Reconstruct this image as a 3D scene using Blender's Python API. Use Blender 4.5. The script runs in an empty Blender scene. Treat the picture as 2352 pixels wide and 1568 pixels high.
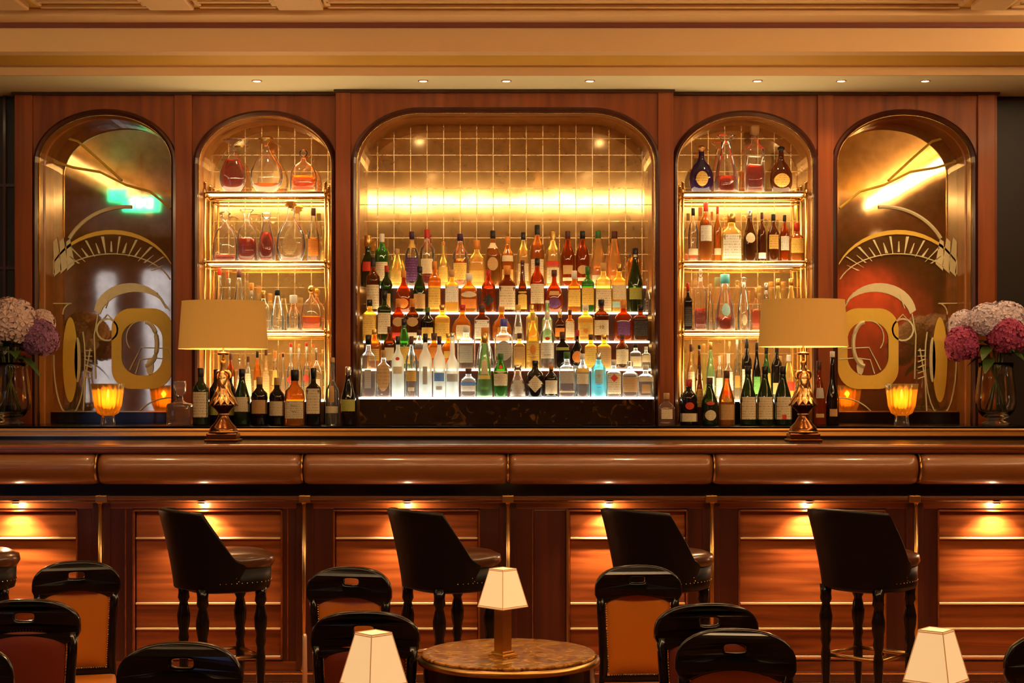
import bpy, bmesh, math, random
from mathutils import Vector, Matrix
PI = math.pi
sc = bpy.context.scene
C = sc.collection
random.seed(7)
# ------------------------------------------------------------------ camera
ZC, F, U0, V0 = 1.52, 3400.0, 1170.0, 905.0
cam = bpy.data.objects.new('camera', bpy.data.cameras.new('camera'))
C.objects.link(cam)
cam.location = (0, 0, ZC); cam.rotation_euler = (PI/2, 0, 0)
cam.data.sensor_width = 36; cam.data.lens = 36*F/2352
cam.data.shift_x = (1176-U0)/2352; cam.data.shift_y = (V0-784)/2352
cam.data.clip_start = 0.05; cam.data.clip_end = 100
sc.camera = cam
# ------------------------------------------------------------------ world, exposure
w = bpy.data.worlds.new('world'); sc.world = w; w.use_nodes = True
w.node_tree.nodes['Background'].inputs[0].default_value = (1.0, .62, .32, 1)
w.node_tree.nodes['Background'].inputs[1].default_value = 0.012
sc.view_settings.view_transform = 'Standard'
sc.view_settings.look = 'None'
sc.view_settings.gamma = 1
sc.view_settings.use_curve_mapping = False
sc.view_settings.exposure = 1.05
try:
    sc.cycles.max_bounces = 14; sc.cycles.transparent_max_bounces = 24
    sc.cycles.transmission_bounces = 10; sc.cycles.glossy_bounces = 5; sc.cycles.diffuse_bounces = 3
    sc.cycles.sample_clamp_indirect = 3.0
    sc.cycles.caustics_reflective = False
except Exception: pass
WARM = (1.0, .60, .27); AMB = (1.0, .50, .18); SOFT = (1.0, .68, .34)

def add_light(name, kind, loc, energy, color, parent=None, rot=(0,0,0), size=.1, size_y=None, spot=None, blend=.8):
    d = bpy.data.lights.new(name, kind); d.energy = energy; d.color = color
    if kind == 'AREA':
        d.size = size
        if size_y: d.shape = 'RECTANGLE'; d.size_y = size_y
    else: d.shadow_soft_size = size
    if kind == 'SPOT': d.spot_size = spot; d.spot_blend = blend
    o = bpy.data.objects.new(name, d); C.objects.link(o)
    o.location = loc; o.rotation_euler = rot
    if parent: o.parent = parent
    return o
# lamps: strength of each kind (fixtures are built further down)
E_COVE = 20.0        # lit cove strips round the ceiling (mesh emitters)
E_DOWN = 9.0        # seven small downlights in the soffit over the back bar
E_FILL = 12.0       # fill downlights added over the seating, out of frame
E_TRACK = 60.0      # three brass spotlights
E_UNDER = 32       # lights under the bar's overhang
E_LAMP = 24.0        # bulbs inside the lamp shades

# ------------------------------------------------------------------ helpers
def P(u, v, y): return Vector(((u-U0)*y/F, y, ZC+(V0-v)*y/F))
def X(u, y): return (u-U0)*y/F
def Z(v, y): return ZC+(V0-v)*y/F

def link(name, me, m=None, parent=None, loc=None, smooth=False):
    o = bpy.data.objects.new(name, me); C.objects.link(o)
    if m: me.materials.clear(); me.materials.append(m)
    if parent: o.parent = parent
    if loc is not None: o.location = loc
    if smooth:
        me.polygons.foreach_set('use_smooth', [True]*len(me.polygons))
    return o
def obj(name, bm, m, parent=None, loc=None, smooth=False):
    me = bpy.data.meshes.new(name)
    bmesh.ops.recalc_face_normals(bm, faces=bm.faces)
    bm.to_mesh(me); bm.free()
    return link(name, me, m, parent, loc, smooth)
def thing(name, label, cat, loc=(0,0,0), rotz=0, group=None):
    o = bpy.data.objects.new(name, None); C.objects.link(o)
    o.location = loc; o.rotation_euler = (0, 0, rotz); o.empty_display_size = .05
    o['label'] = label; o['category'] = cat
    if group: o['group'] = group
    return o
def tag(o, label, cat, group=None):
    o['label'] = label; o['category'] = cat
    if group: o['group'] = group
    return o
def struct(o): o['kind'] = 'structure'; return o
def nb(): return bmesh.new()
def bx(bm, x0, x1, y0, y1, z0, z1, bev=0):
    r = bmesh.ops.create_cube(bm, size=1)
    vs = r['verts']
    for v in vs:
        v.co = Vector((x0+(v.co.x+.5)*(x1-x0), y0+(v.co.y+.5)*(y1-y0), z0+(v.co.z+.5)*(z1-z0)))
    if bev:
        es = list({e for v in vs for e in v.link_edges})
        bmesh.ops.bevel(bm, geom=es, offset=bev, segments=2, affect='EDGES', profile=.6)
    return bm
def lathe(bm, prof, seg=24, n=2.0, dr=1.0, off=(0,0,0), flute=0, nfl=0, closed=True):
    """prof: (r,z) list; n superellipse exponent, dr depth ratio"""
    rings = []
    for r, z in prof:
        ring = []
        for i in range(seg):
            t = 2*PI*(i+.5)/seg
            c, s = math.cos(t), math.sin(t)
            k = 1.0 if n == 2.0 else (abs(c)**n+abs(s)**n)**(-1/n)
            if flute: k *= 1+flute*math.cos(nfl*t)
            ring.append(bm.verts.new((off[0]+r*k*c, off[1]+r*k*s*dr, off[2]+z)))
        rings.append(ring)
    for a, b in zip(rings, rings[1:]):
        for i in range(seg):
            j = (i+1) % seg
            bm.faces.new((a[i], a[j], b[j], b[i]))
    if closed:
        bm.faces.new(rings[0][::-1]); bm.faces.new(rings[-1])
    return bm
def tube(bm, pts, r, seg=8, closed=False):
    pts = [Vector(p) for p in pts]; n = len(pts); rings = []
    rr = r if isinstance(r, (list, tuple)) else [r]*n
    for i, p in enumerate(pts):
        if closed: d = pts[(i+1) % n]-pts[i-1]
        else: d = pts[min(i+1, n-1)]-pts[max(i-1, 0)]
        d.normalize()
        up = Vector((0, 0, 1)) if abs(d.z) < .95 else Vector((0, 1, 0))
        a = d.cross(up).normalized(); b = d.cross(a)
        rings.append([bm.verts.new(p+rr[i]*(math.cos(2*PI*k/seg)*a+math.sin(2*PI*k/seg)*b)) for k in range(seg)])
    rg = range(n if closed else n-1)
    for i in rg:
        A, B = rings[i], rings[(i+1) % n]
        for k in range(seg):
            bm.faces.new((A[k], A[(k+1) % seg], B[(k+1) % seg], B[k]))
    if not closed:
        bm.faces.new(rings[0]); bm.faces.new(rings[-1][::-1])
    return bm
def sweep_x(bm, prof, x0, x1, nx=1, fn=None):
    """prof list of (y,z) closed polygon, swept along x"""
    rings = []
    for k in range(nx+1):
        x = x0+(x1-x0)*k/nx
        rings.append([bm.verts.new((x,)+tuple(fn(k/nx, y, z) if fn else (y, z))) for y, z in prof])
    m = len(prof)
    for a, b in zip(rings, rings[1:]):
        for i in range(m):
            bm.faces.new((a[i], a[(i+1) % m], b[(i+1) % m], b[i]))
    bm.faces.new(rings[0]); bm.faces.new(rings[-1][::-1])
    return bm
def plate(outer, holes=(), th=.01, bevel=0):
    """flat plate in local XZ plane, thickness along Y; returns mesh"""
    cu = bpy.data.curves.new('c', 'CURVE'); cu.dimensions = '2D'; cu.fill_mode = 'BOTH'
    cu.extrude = max(th/2-bevel, .00001); cu.bevel_depth = bevel; cu.bevel_resolution = 1
    for pts in [outer]+list(holes):
        s = cu.splines.new('POLY'); s.points.add(len(pts)-1)
        for i, p in enumerate(pts): s.points[i].co = (p[0], p[1], 0, 1)
        s.use_cyclic_u = True
    o = bpy.data.objects.new('c', cu); C.objects.link(o)
    dg = bpy.context.evaluated_depsgraph_get()
    me = bpy.data.meshes.new_from_object(o.evaluated_get(dg))
    bpy.data.objects.remove(o); bpy.data.curves.remove(cu)
    me.transform(Matrix.Rotation(PI/2, 4, 'X'))
    return me
def text_mesh(s, size, th=.0006):
    cu = bpy.data.curves.new('t', 'FONT'); cu.body = s; cu.size = size; cu.extrude = th
    cu.align_x = 'CENTER'; cu.align_y = 'CENTER'
    o = bpy.data.objects.new('t', cu); C.objects.link(o)
    dg = bpy.context.evaluated_depsgraph_get()
    me = bpy.data.meshes.new_from_object(o.evaluated_get(dg))
    bpy.data.objects.remove(o); bpy.data.curves.remove(cu)
    me.transform(Matrix.Rotation(PI/2, 4, 'X'))
    return me
# ------------------------------------------------------------------ materials
MATS = {}
def mat(name, col=(.5,.5,.5), rough=.5, metal=0, trans=0, ior=1.45, emit=None, es=0, coat=0, spec=.5, bump=None, var=0, vscale=8, sheen=0):
    if name in MATS: return MATS[name]
    m = bpy.data.materials.new(name); m.use_nodes = True
    nt = m.node_tree; b = nt.nodes['Principled BSDF']
    b.inputs['Base Color'].default_value = (*col, 1)
    b.inputs['Roughness'].default_value = rough; b.inputs['Metallic'].default_value = metal
    b.inputs['Transmission Weight'].default_value = trans; b.inputs['IOR'].default_value = ior
    b.inputs['Coat Weight'].default_value = coat; b.inputs['Coat Roughness'].default_value = .08
    b.inputs['Specular IOR Level'].default_value = spec
    if emit: b.inputs['Emission Color'].default_value = (*emit, 1); b.inputs['Emission Strength'].default_value = es
    if var or bump:
        tc = nt.nodes.new('ShaderNodeTexCoord'); no = nt.nodes.new('ShaderNodeTexNoise')
        no.inputs['Scale'].default_value = vscale; no.inputs['Detail'].default_value = 5
        nt.links.new(tc.outputs['Object'], no.inputs['Vector'])
        if var:
            mx = nt.nodes.new('ShaderNodeMixRGB'); mx.blend_type = 'MIX'
            mx.inputs[1].default_value = (*[c*(1-var) for c in col], 1)
            mx.inputs[2].default_value = (*[min(1, c*(1+var)) for c in col], 1)
            nt.links.new(no.outputs['Fac'], mx.inputs[0]); nt.links.new(mx.outputs[0], b.inputs['Base Color'])
        if bump:
            bp = nt.nodes.new('ShaderNodeBump'); bp.inputs['Strength'].default_value = bump; bp.inputs['Distance'].default_value = .01
            nt.links.new(no.outputs['Fac'], bp.inputs['Height']); nt.links.new(bp.outputs[0], b.inputs['Normal'])
    MATS[name] = m
    return m
def wood(name, c1, c2, axis='Z', rough=.3, sc_=1.0, coat=.4, board=None):
    m = bpy.data.materials.new(name); m.use_nodes = True
    nt = m.node_tree; b = nt.nodes['Principled BSDF']
    N = nt.nodes.new; L = nt.links.new
    tc = N('ShaderNodeTexCoord'); mp = N('ShaderNodeMapping')
    s = {'Z': (7, 7, .55), 'X': (.5, 7, 7)}[axis]
    mp.inputs['Scale'].default_value = tuple(k*sc_ for k in s)
    L(tc.outputs['Object'], mp.inputs['Vector'])
    n1 = N('ShaderNodeTexNoise'); n1.inputs['Scale'].default_value = 1.2; n1.inputs['Detail'].default_value = 8; n1.inputs['Distortion'].default_value = 1.2
    L(mp.outputs[0], n1.inputs['Vector'])
    wv = N('ShaderNodeTexWave'); wv.wave_type = 'RINGS'; wv.rings_direction = 'X' if axis == 'X' else 'Z'
    wv.inputs['Scale'].default_value = .55; wv.inputs['Distortion'].default_value = 7; wv.inputs['Detail'].default_value = 3; wv.inputs['Detail Scale'].default_value = .8
    L(mp.outputs[0], wv.inputs['Vector'])
    mxx = N('ShaderNodeMixRGB'); mxx.inputs[0].default_value = .10
    L(n1.outputs['Fac'], mxx.inputs[1]); L(wv.outputs['Fac'], mxx.inputs[2])
    cr = N('ShaderNodeValToRGB'); cr.color_ramp.elements[0].position = .25; cr.color_ramp.elements[1].position = .75
    cr.color_ramp.elements[0].color = (*c1, 1); cr.color_ramp.elements[1].color = (*c2, 1)
    L(mxx.outputs[0], cr.inputs[0]); L(cr.outputs[0], b.inputs['Base Color'])
    b.inputs['Roughness'].default_value = rough
    b.inputs['Coat Weight'].default_value = coat; b.inputs['Coat Roughness'].default_value = .12
    MATS[name] = m
    return m
W_wall = wood('walnut_vertical', (.15, .024, .002), (.36, .085, .006), 'Z', .42, coat=.03)
W_wall.node_tree.nodes['Principled BSDF'].inputs['Specular IOR Level'].default_value = .3
W_dark = wood('walnut_dark', (.032, .004, .002), (.075, .012, .004), 'Z', .35)
W_bar = wood('walnut_horizontal', (.09, .015, .004), (.42, .115, .026), 'X', .3, sc_=1.7, coat=.2)
W_lining = wood('walnut_reveal', (.32, .11, .02), (.50, .20, .045), 'Z', .3)
W_edge = wood('walnut_edge', (.10, .020, .005), (.22, .055, .012), 'X', .25)
W_rail = wood('walnut_rail_golden', (.30, .12, .02), (.50, .24, .05), 'X', .3)
M_paint = mat('ceiling_paint', (.94, .86, .54), .75, var=.03, vscale=2)
M_beam = mat('ceiling_beam_paint', (.72, .46, .22), .6, var=.04, vscale=2)
M_coffer = mat('ceiling_coffer_gold', (.62, .34, .045), .5, var=.08, vscale=3)
M_redline = mat('dark_red_paint', (.16, .03, .012), .5, var=.1)
M_brass = mat('brass', (.83, .55, .20), .22, 1, var=.05, vscale=30)
M_satin = mat('satin_brass', (.90, .62, .36), .45, .6, var=.03)
M_brass_d = mat('aged_brass', (.50, .28, .09), .3, 1, var=.15, vscale=40)
M_leather = mat('brown_leather', (.20, .068, .016), .34, bump=.08, vscale=90, coat=.25)
M_orange = mat('orange_leather', (.50, .15, .010), .42, bump=.06, vscale=70, coat=.1)
M_blackleather = mat('black_leather', (.004, .0022, .0016), .45, bump=.06, vscale=80, spec=.22)
M_seatleather = mat('brown_seat_leather', (.07, .022, .007), .3, bump=.06, vscale=80, coat=.3)
M_black = mat('black_lacquer', (.004, .003, .003), .2, coat=.25, spec=.3)
M_granite = mat('black_polished_granite', (.006, .004, .003), .16, var=.5, vscale=60, spec=.06)
M_shade = mat('linen_shade', (.50, .25, .045), .8, emit=(1, .44, .07), es=.10, var=.04, vscale=120)
M_shade2 = mat('cream_lit_shade', (.75, .54, .30), .8, emit=(1, .62, .27), es=.36, var=.03, vscale=60)
M_trim2 = mat('shade_binding', (.6, .34, .14), .7, emit=(1, .42, .12), es=.15, var=.1)
M_gold = mat('antique_gold', (.80, .46, .17), .28, 1, bump=.25, vscale=60)
M_bronze = mat('dark_bronze', (.20, .075, .025), .25, 1, var=.3, vscale=20)
M_light = mat('lamp_emitter', (1, .9, .7), .5, emit=(1, .85, .6), es=14)
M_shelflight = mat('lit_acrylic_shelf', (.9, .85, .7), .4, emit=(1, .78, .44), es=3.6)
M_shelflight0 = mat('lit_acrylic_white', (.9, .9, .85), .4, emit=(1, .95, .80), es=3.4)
M_strip = mat('shelf_strip_light', (1, .9, .7), .5, emit=(1, .74, .38), es=6)
M_cove = mat('cove_strip_light', (1, .8, .5), .5, emit=(1, .74, .40), es=E_COVE)
M_carpet = mat('floor_carpet', (.26, .10, .035), .85, var=.4, vscale=12)
M_curtain = mat('red_curtain', (.45, .06, .04), .8, var=.3, vscale=6)
M_plaster = mat('room_wall_brown', (.48, .23, .06), .7, var=.35, vscale=2.5)
def marble(name, c1, c2, c3, scale, rough=.12):
    m = bpy.data.materials.new(name); m.use_nodes = True
    nt = m.node_tree; b = nt.nodes['Principled BSDF']; N = nt.nodes.new; L = nt.links.new
    tc = N('ShaderNodeTexCoord'); n0 = N('ShaderNodeTexNoise'); n0.inputs['Scale'].default_value = scale; n0.inputs['Detail'].default_value = 9; n0.inputs['Distortion'].default_value = 2.2
    L(tc.outputs['Object'], n0.inputs['Vector'])
    cr = N('ShaderNodeValToRGB'); e = cr.color_ramp.elements
    e[0].position = .38; e[0].color = (*c1, 1); e[1].position = .62; e[1].color = (*c3, 1)
    k = e.new(.5); k.color = (*c2, 1)
    L(n0.outputs['Fac'], cr.inputs[0]); L(cr.outputs[0], b.inputs['Base Color'])
    b.inputs['Roughness'].default_value = rough; b.inputs['Coat Weight'].default_value = .5
    MATS[name] = m; return m
M_tmarble = marble('amber_marble', (.20, .060, .008), (.52, .22, .035), (.66, .34, .09), 16)
M_bmarble = marble('black_veined_marble', (.008, .005, .004), (.02, .010, .005), (.16, .07, .02), 9)
_e = M_bmarble.node_tree.nodes['Color Ramp'].color_ramp.elements
_e[1].position = .60; _e[2].position = .70
def mirror(name, pitch, tint=(.80, .55, .24), line=(.95, .75, .40), haze=.35):
    m = bpy.data.materials.new(name); m.use_nodes = True
    nt = m.node_tree; b = nt.nodes['Principled BSDF']; N = nt.nodes.new; L = nt.links.new
    b.inputs['Metallic'].default_value = 1
    tc = N('ShaderNodeTexCoord')
    no = N('ShaderNodeTexNoise'); no.inputs['Scale'].default_value = 14; no.inputs['Detail'].default_value = 6
    L(tc.outputs['Object'], no.inputs['Vector'])
    no2 = N('ShaderNodeTexNoise'); no2.inputs['Scale'].default_value = 2.4; no2.inputs['Detail'].default_value = 2
    L(tc.outputs['Object'], no2.inputs['Vector'])
    cr = N('ShaderNodeValToRGB'); e = cr.color_ramp.elements
    e[0].position = .3; e[0].color = (*[c*.72 for c in tint], 1); e[1].position = .7; e[1].color = (*tint, 1)
    L(no.outputs['Fac'], cr.inputs[0])
    last = cr.outputs[0]
    if pitch:
        sep = N('ShaderNodeSeparateXYZ'); L(tc.outputs['Object'], sep.inputs[0])
        facs = []
        for ax in ('X', 'Z'):
            a = N('ShaderNodeMath'); a.operation = 'MULTIPLY'; a.inputs[1].default_value = 1/pitch; L(sep.outputs[ax], a.inputs[0])
            f = N('ShaderNodeMath'); f.operation = 'FRACT'; L(a.outputs[0], f.inputs[0])
            g = N('ShaderNodeMath'); g.operation = 'LESS_THAN'; g.inputs[1].default_value = .05; L(f.outputs[0], g.inputs[0])
            facs.append(g)
        mx0 = N('ShaderNodeMath'); mx0.operation = 'MAXIMUM'; L(facs[0].outputs[0], mx0.inputs[0]); L(facs[1].outputs[0], mx0.inputs[1])
        nl = N('ShaderNodeTexNoise'); nl.inputs['Scale'].default_value = 22; nl.inputs['Detail'].default_value = 3; L(tc.outputs['Object'], nl.inputs['Vector'])
        mxm = N('ShaderNodeMath'); mxm.operation = 'MULTIPLY'; L(mx0.outputs[0], mxm.inputs[0]); L(nl.outputs['Fac'], mxm.inputs[1])
        sc2 = N('ShaderNodeMath'); sc2.operation = 'MULTIPLY'; sc2.inputs[1].default_value = .55; L(mxm.outputs[0], sc2.inputs[0])
        mx = N('ShaderNodeMixRGB'); L(sc2.outputs[0], mx.inputs[0]); L(last, mx.inputs[1]); mx.inputs[2].default_value = (*line, 1)
        last = mx.outputs[0]
        rg = N('ShaderNodeMath'); rg.operation = 'MULTIPLY_ADD'; rg.inputs[1].default_value = .4; rg.inputs[2].default_value = .07
        L(mxm.outputs[0], rg.inputs[0]); L(rg.outputs[0], b.inputs['Roughness'])
    else: b.inputs['Roughness'].default_value = .045
    L(last, b.inputs['Base Color'])
    bp = N('ShaderNodeBump'); bp.inputs['Strength'].default_value = .07; bp.inputs['Distance'].default_value = .012
    L(no2.outputs['Fac'], bp.inputs['Height']); L(bp.outputs[0], b.inputs['Normal'])
    # silvering layer is slightly hazy: part of it scatters light diffusely
    di = N('ShaderNodeBsdfDiffuse'); di.inputs[0].default_value = (.55, .30, .09, 1)
    ms = N('ShaderNodeMixShader'); ms.inputs[0].default_value = haze
    out = nt.nodes['Material Output']
    L(b.outputs[0], ms.inputs[1]); L(di.outputs[0], ms.inputs[2]); L(ms.outputs[0], out.inputs[0])
    MATS[name] = m; return m
M_mir = mirror('antique_gold_mirror_tiles', .112, haze=.30)
M_mir2 = mirror('gold_tinted_mirror', 0, tint=(.78, .56, .28), haze=.16)
def glass(name, col, frost=.12, rough=.03, fac=.5):
    """thin bottle glass: tinted see-through with fresnel gloss and a little scatter"""
    if name in MATS: return MATS[name]
    m = bpy.data.materials.new(name); m.use_nodes = True
    nt = m.node_tree; nt.nodes.remove(nt.nodes['Principled BSDF']); N = nt.nodes.new; L = nt.links.new
    out = nt.nodes['Material Output']
    tr = N('ShaderNodeBsdfTransparent'); tr.inputs[0].default_value = (*col, 1)
    gl = N('ShaderNodeBsdfGlossy'); gl.inputs['Roughness'].default_value = rough; gl.inputs[0].default_value = (1, 1, 1, 1)
    ts = N('ShaderNodeBsdfTranslucent'); ts.inputs[0].default_value = (*[min(1, c**.95) for c in col], 1)
    df = N('ShaderNodeBsdfDiffuse'); df.inputs[0].default_value = (*[min(1, c**.95) for c in col], 1)
    a = N('ShaderNodeAddShader'); L(ts.outputs[0], a.inputs[0]); L(df.outputs[0], a.inputs[1])
    lw = N('ShaderNodeLayerWeight'); lw.inputs[0].default_value = .35
    pw = N('ShaderNodeMath'); pw.operation = 'POWER'; pw.inputs[1].default_value = 2.2; L(lw.outputs['Facing'], pw.inputs[0])  # edge-weighted scatter stands in for light caught in the glass rims
    m1 = N('ShaderNodeMixShader'); fr = N('ShaderNodeMath'); fr.operation = 'MULTIPLY_ADD'; fr.inputs[1].default_value = fac; fr.inputs[2].default_value = frost
    L(pw.outputs[0], fr.inputs[0]); L(fr.outputs[0], m1.inputs[0]); L(tr.outputs[0], m1.inputs[1]); L(a.outputs[0], m1.inputs[2])
    m2 = N('ShaderNodeMixShader'); f2 = N('ShaderNodeFresnel'); f2.inputs[0].default_value = 1.5
    L(f2.outputs[0], m2.inputs[0]); L(m1.outputs[0], m2.inputs[1]); L(gl.outputs[0], m2.inputs[2])
    L(m2.outputs[0], out.inputs[0]); MATS[name] = m; return m
G = {
 'clear': glass('clear_glass', (.97, .97, .93), .025, fac=.6), 'frost': glass('frosted_glass', (.86, .92, .90), .55, .3),
 'amber': glass('amber_spirit_glass', (.78, .33, .05), .16), 'pale': glass('pale_whisky_glass', (.95, .74, .28), .18),
 'red': glass('dark_red_spirit', (.56, .10, .003), .16), 'orange': glass('orange_spirit', (.96, .38, .02), .16),
 'brown': glass('brown_bottle_glass', (.30, .09, .02), .12), 'dark': glass('black_bottle_glass', (.03, .02, .015), .2, .08),
 'green': glass('green_bottle_glass', (.10, .33, .06), .16), 'dgreen': glass('dark_green_glass', (.05, .09, .02), .16, .06),
 'blue': glass('sky_blue_glass', (.28, .78, .90), .45), 'purple': glass('purple_glass', (.07, .025, .14), .22, .06),
 'lgreen': glass('light_green_glass', (.55, .85, .45), .16), 'smoke': glass('smoky_crystal', (.62, .45, .36), .10),
 'gold': glass('golden_rum_glass', (.95, .66, .15), .22),
 'ambervase': glass('amber_ribbed_glass', (.95, .58, .14), .30)}
def paper(name, col, ink=.35, freq=9, emit=0):
    if name in MATS: return MATS[name]
    m = bpy.data.materials.new(name); m.use_nodes = True
    nt = m.node_tree; b = nt.nodes['Principled BSDF']; N = nt.nodes.new; L = nt.links.new
    b.inputs['Roughness'].default_value = .7
    tc = N('ShaderNodeTexCoord'); sep = N('ShaderNodeSeparateXYZ'); L(tc.outputs['Generated'], sep.inputs[0])
    a = N('ShaderNodeMath'); a.operation = 'MULTIPLY'; a.inputs[1].default_value = freq; L(sep.outputs['Z'], a.inputs[0])
    f = N('ShaderNodeMath'); f.operation = 'FRACT'; L(a.outputs[0], f.inputs[0])
    g = N('ShaderNodeMath'); g.operation = 'LESS_THAN'; g.inputs[1].default_value = .38; L(f.outputs[0], g.inputs[0])
    mp = N('ShaderNodeMapping'); mp.inputs['Scale'].default_value = (26, 1, freq*1.0); L(tc.outputs['Generated'], mp.inputs[0])
    no = N('ShaderNodeTexNoise'); no.inputs['Scale'].default_value = 1; no.inputs['Detail'].default_value = 1; L(mp.outputs[0], no.inputs['Vector'])
    g2 = N('ShaderNodeMath'); g2.operation = 'GREATER_THAN'; g2.inputs[1].default_value = .52; L(no.outputs['Fac'], g2.inputs[0])
    mm = N('ShaderNodeMath'); mm.operation = 'MULTIPLY'; L(g.outputs[0], mm.inputs[0]); L(g2.outputs[0], mm.inputs[1])
    ms = N('ShaderNodeMath'); ms.operation = 'MULTIPLY'; ms.inputs[1].default_value = .75; L(mm.outputs[0], ms.inputs[0])
    mx = N('ShaderNodeMixRGB'); L(ms.outputs[0], mx.inputs[0]); mx.inputs[1].default_value = (*col, 1); mx.inputs[2].default_value = (*[c*ink for c in col], 1)
    L(mx.outputs[0], b.inputs['Base Color']); MATS[name] = m; return m
LB = {'cream': paper('cream_label', (.85, .72, .46)), 'white': paper('white_label', (.88, .86, .74)), 'yellow': paper('yellow_label', (.88, .58, .12)),
 'tan': paper('tan_label', (.62, .38, .15), .5), 'black': paper('black_label', (.015, .012, .01), 9), 'red': paper('red_label', (.62, .05, .02), 2),
 'gold': paper('gold_label', (.75, .45, .10), .3, 6), 'green': paper('green_label', (.12, .35, .08), 2.5), 'blue': paper('blue_label', (.12, .28, .70), 2.2),
 'purple': paper('purple_label', (.10, .03, .12), 4), 'orange': paper('orange_label', (.85, .28, .04), .4), 'grey': paper('grey_label', (.55, .52, .46), .5),
 'ygreen': paper('yellow_green_label', (.42, .42, .08), .5), 'lblue': paper('pale_blue_label', (.45, .78, .80), .5)}
CP = {'black': mat('black_cap', (.012, .010, .010), .3), 'red': mat('red_cap', (.5, .03, .015), .3), 'gold': mat('gold_cap', (.8, .5, .16), .3, 1, var=.05),
 'cork': mat('cork_stopper', (.60, .35, .13), .7, var=.2, vscale=60), 'white': mat('white_cap', (.85, .8, .68), .4), 'brown': mat('brown_cap', (.10, .03, .02), .35),
 'orange': mat('orange_cap', (.72, .26, .04), .4), 'green': mat('green_cap', (.05, .16, .04), .35), 'blue': mat('blue_cap', (.10, .10, .50), .3),
 'purple': mat('dark_purple_cap', (.05, .015, .05), .3), 'yellow': mat('yellow_cap', (.75, .45, .08), .4), 'teal': mat('blue_green_stopper', (.10, .40, .45), .35),
 'silver': mat('silver_cap', (.7, .66, .58), .25, 1, var=.04), 'clear': G['clear']}
# ================================================================== THE ROOM
YP, YC, YM, YB = 9.75, 9.67, 10.03, 7.85
ZS = Z(213, YP)                    # soffit over the back bar
def boxo(name, x0, x1, y0, y1, z0, z1, m, parent=None, bev=0):
    return obj(name, bx(nb(), x0, x1, y0, y1, z0, z1, bev), m, parent)
struct(boxo('floor', -6.2, 6.2, -1.2, 10.3, -.1, 0, M_carpet))
struct(boxo('wall_left', -6.3, -6.2, -1.2, 10.3, 0, 3.9, M_plaster))
struct(boxo('wall_right', 6.2, 6.3, -1.2, 10.3, 0, 3.9, M_plaster))
struct(boxo('wall_front', -6.2, 6.2, -1.3, -1.2, 0, 3.9, M_plaster))
ZCO = 3.72
struct(boxo('ceiling', -6.2, 6.2, -1.2, 8.78, ZCO+.045, ZCO+.2, M_coffer))
# coffer beams (run in depth) and cross moulding
bm = nb()
for u in (62, 418, 706, 2236):
    x = X(u, 8.76); wd = .10 if u in (62, 2236) else .13
    bx(bm, x-wd, x+wd, 3.5, 8.5, ZCO+.0, ZCO+.045, .012)
for u in (440, 684): pass
bx(bm, -6.2, 6.2, 8.60, 8.78, ZCO, ZCO+.045, .012)
bx(bm, -6.2, 6.2, 3.4, 3.6, ZCO, ZCO+.045, .01)
struct(obj('trim_1', bm, M_beam))
bm = nb()                                   # thin raised mouldings inside the coffers
xs = [X(u, 8.76) for u in (62, 418, 706, 2236)]
for a, b in zip([-6.2]+xs, xs+[6.2]):
    for y in (8.52, 8.40): bx(bm, a+.15, b-.15, y, y+.03, ZCO+.025, ZCO+.045, .006)
    for x in (a+.14, b-.17): bx(bm, x, x+.03, 3.7, 8.5, ZCO+.025, ZCO+.045, .006)
struct(obj('trim_2', bm, M_beam))
# grille panel in the second coffer
g = boxo('ceiling_vent', X(440, 8.6), X(684, 8.6), 8.0, 8.38, ZCO+.03, ZCO+.042, M_beam); tag(g, 'square gold air vent set in the ceiling coffer upper left', 'vent')
bm = nb()
for k in range(14):
    bx(bm, X(445, 8.6), X(679, 8.6), 8.02+k*.026, 8.03+k*.026, ZCO+.024, ZCO+.03)
o = obj('slat', bm, M_coffer, g); o['kind'] = 'stuff'
# stepped soffit: dark red line, wide face, shadow step, band, soffit over the bar
struct(boxo('trim_3', -6.2, 6.2, 8.765, 8.80, 3.695, ZCO+.03, M_redline))
struct(boxo('trim_4', -6.2, 6.2, 8.80, 8.90, 3.556, ZCO+.1, M_beam))
bm = nb(); bx(bm, -6.2, 6.2, 8.90, 9.2, 3.556, 3.9); struct(obj('ceiling_2', bm, M_coffer))
bm = nb(); bx(bm, -6.2, 6.2, 9.20, 10.3, ZS, 3.9); struct(obj('ceiling_3', bm, M_paint))
bm = nb(); sweep_x(bm, [(9.18, 3.556), (9.18, 3.545), (9.195, ZS-.004), (9.215, ZS-.004), (9.215, 3.556)], -6.2, 6.2); struct(obj('trim_5', bm, M_beam))
# lit cove band behind the seating and along both sides
bm = nb(); bx(bm, -3.7, 3.7, 3.30, 3.36, 3.58, ZCO+.05); struct(obj('ceiling_4', bm, M_beam))
cv = thing('cove_light', 'long lit cove strip across the ceiling seen in the mirrors', 'light', (0, 3.37, 3.6))
boxo('light_strip', -3.65, 3.65, 0, .02, .055, .135, M_cove, cv)
for sx, nm in ((-1, 'left'), (1, 'right')):
    c2 = thing('cove_light', 'lit cove strip running along the %s side of the ceiling' % nm, 'light', (sx*4.0, 6.2, 3.6))
    boxo('light_strip', -.02, .02, -2.7, 2.5, .0, .085, M_cove if sx > 0 else mat('dim_cove_strip', (1, .8, .5), .5, emit=(1, .70, .36), es=1.8), c2)
    boxo('trough', sx*.03-.02, sx*.03+.02, -2.8, 2.6, -.09, .2, M_beam, c2)
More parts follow.
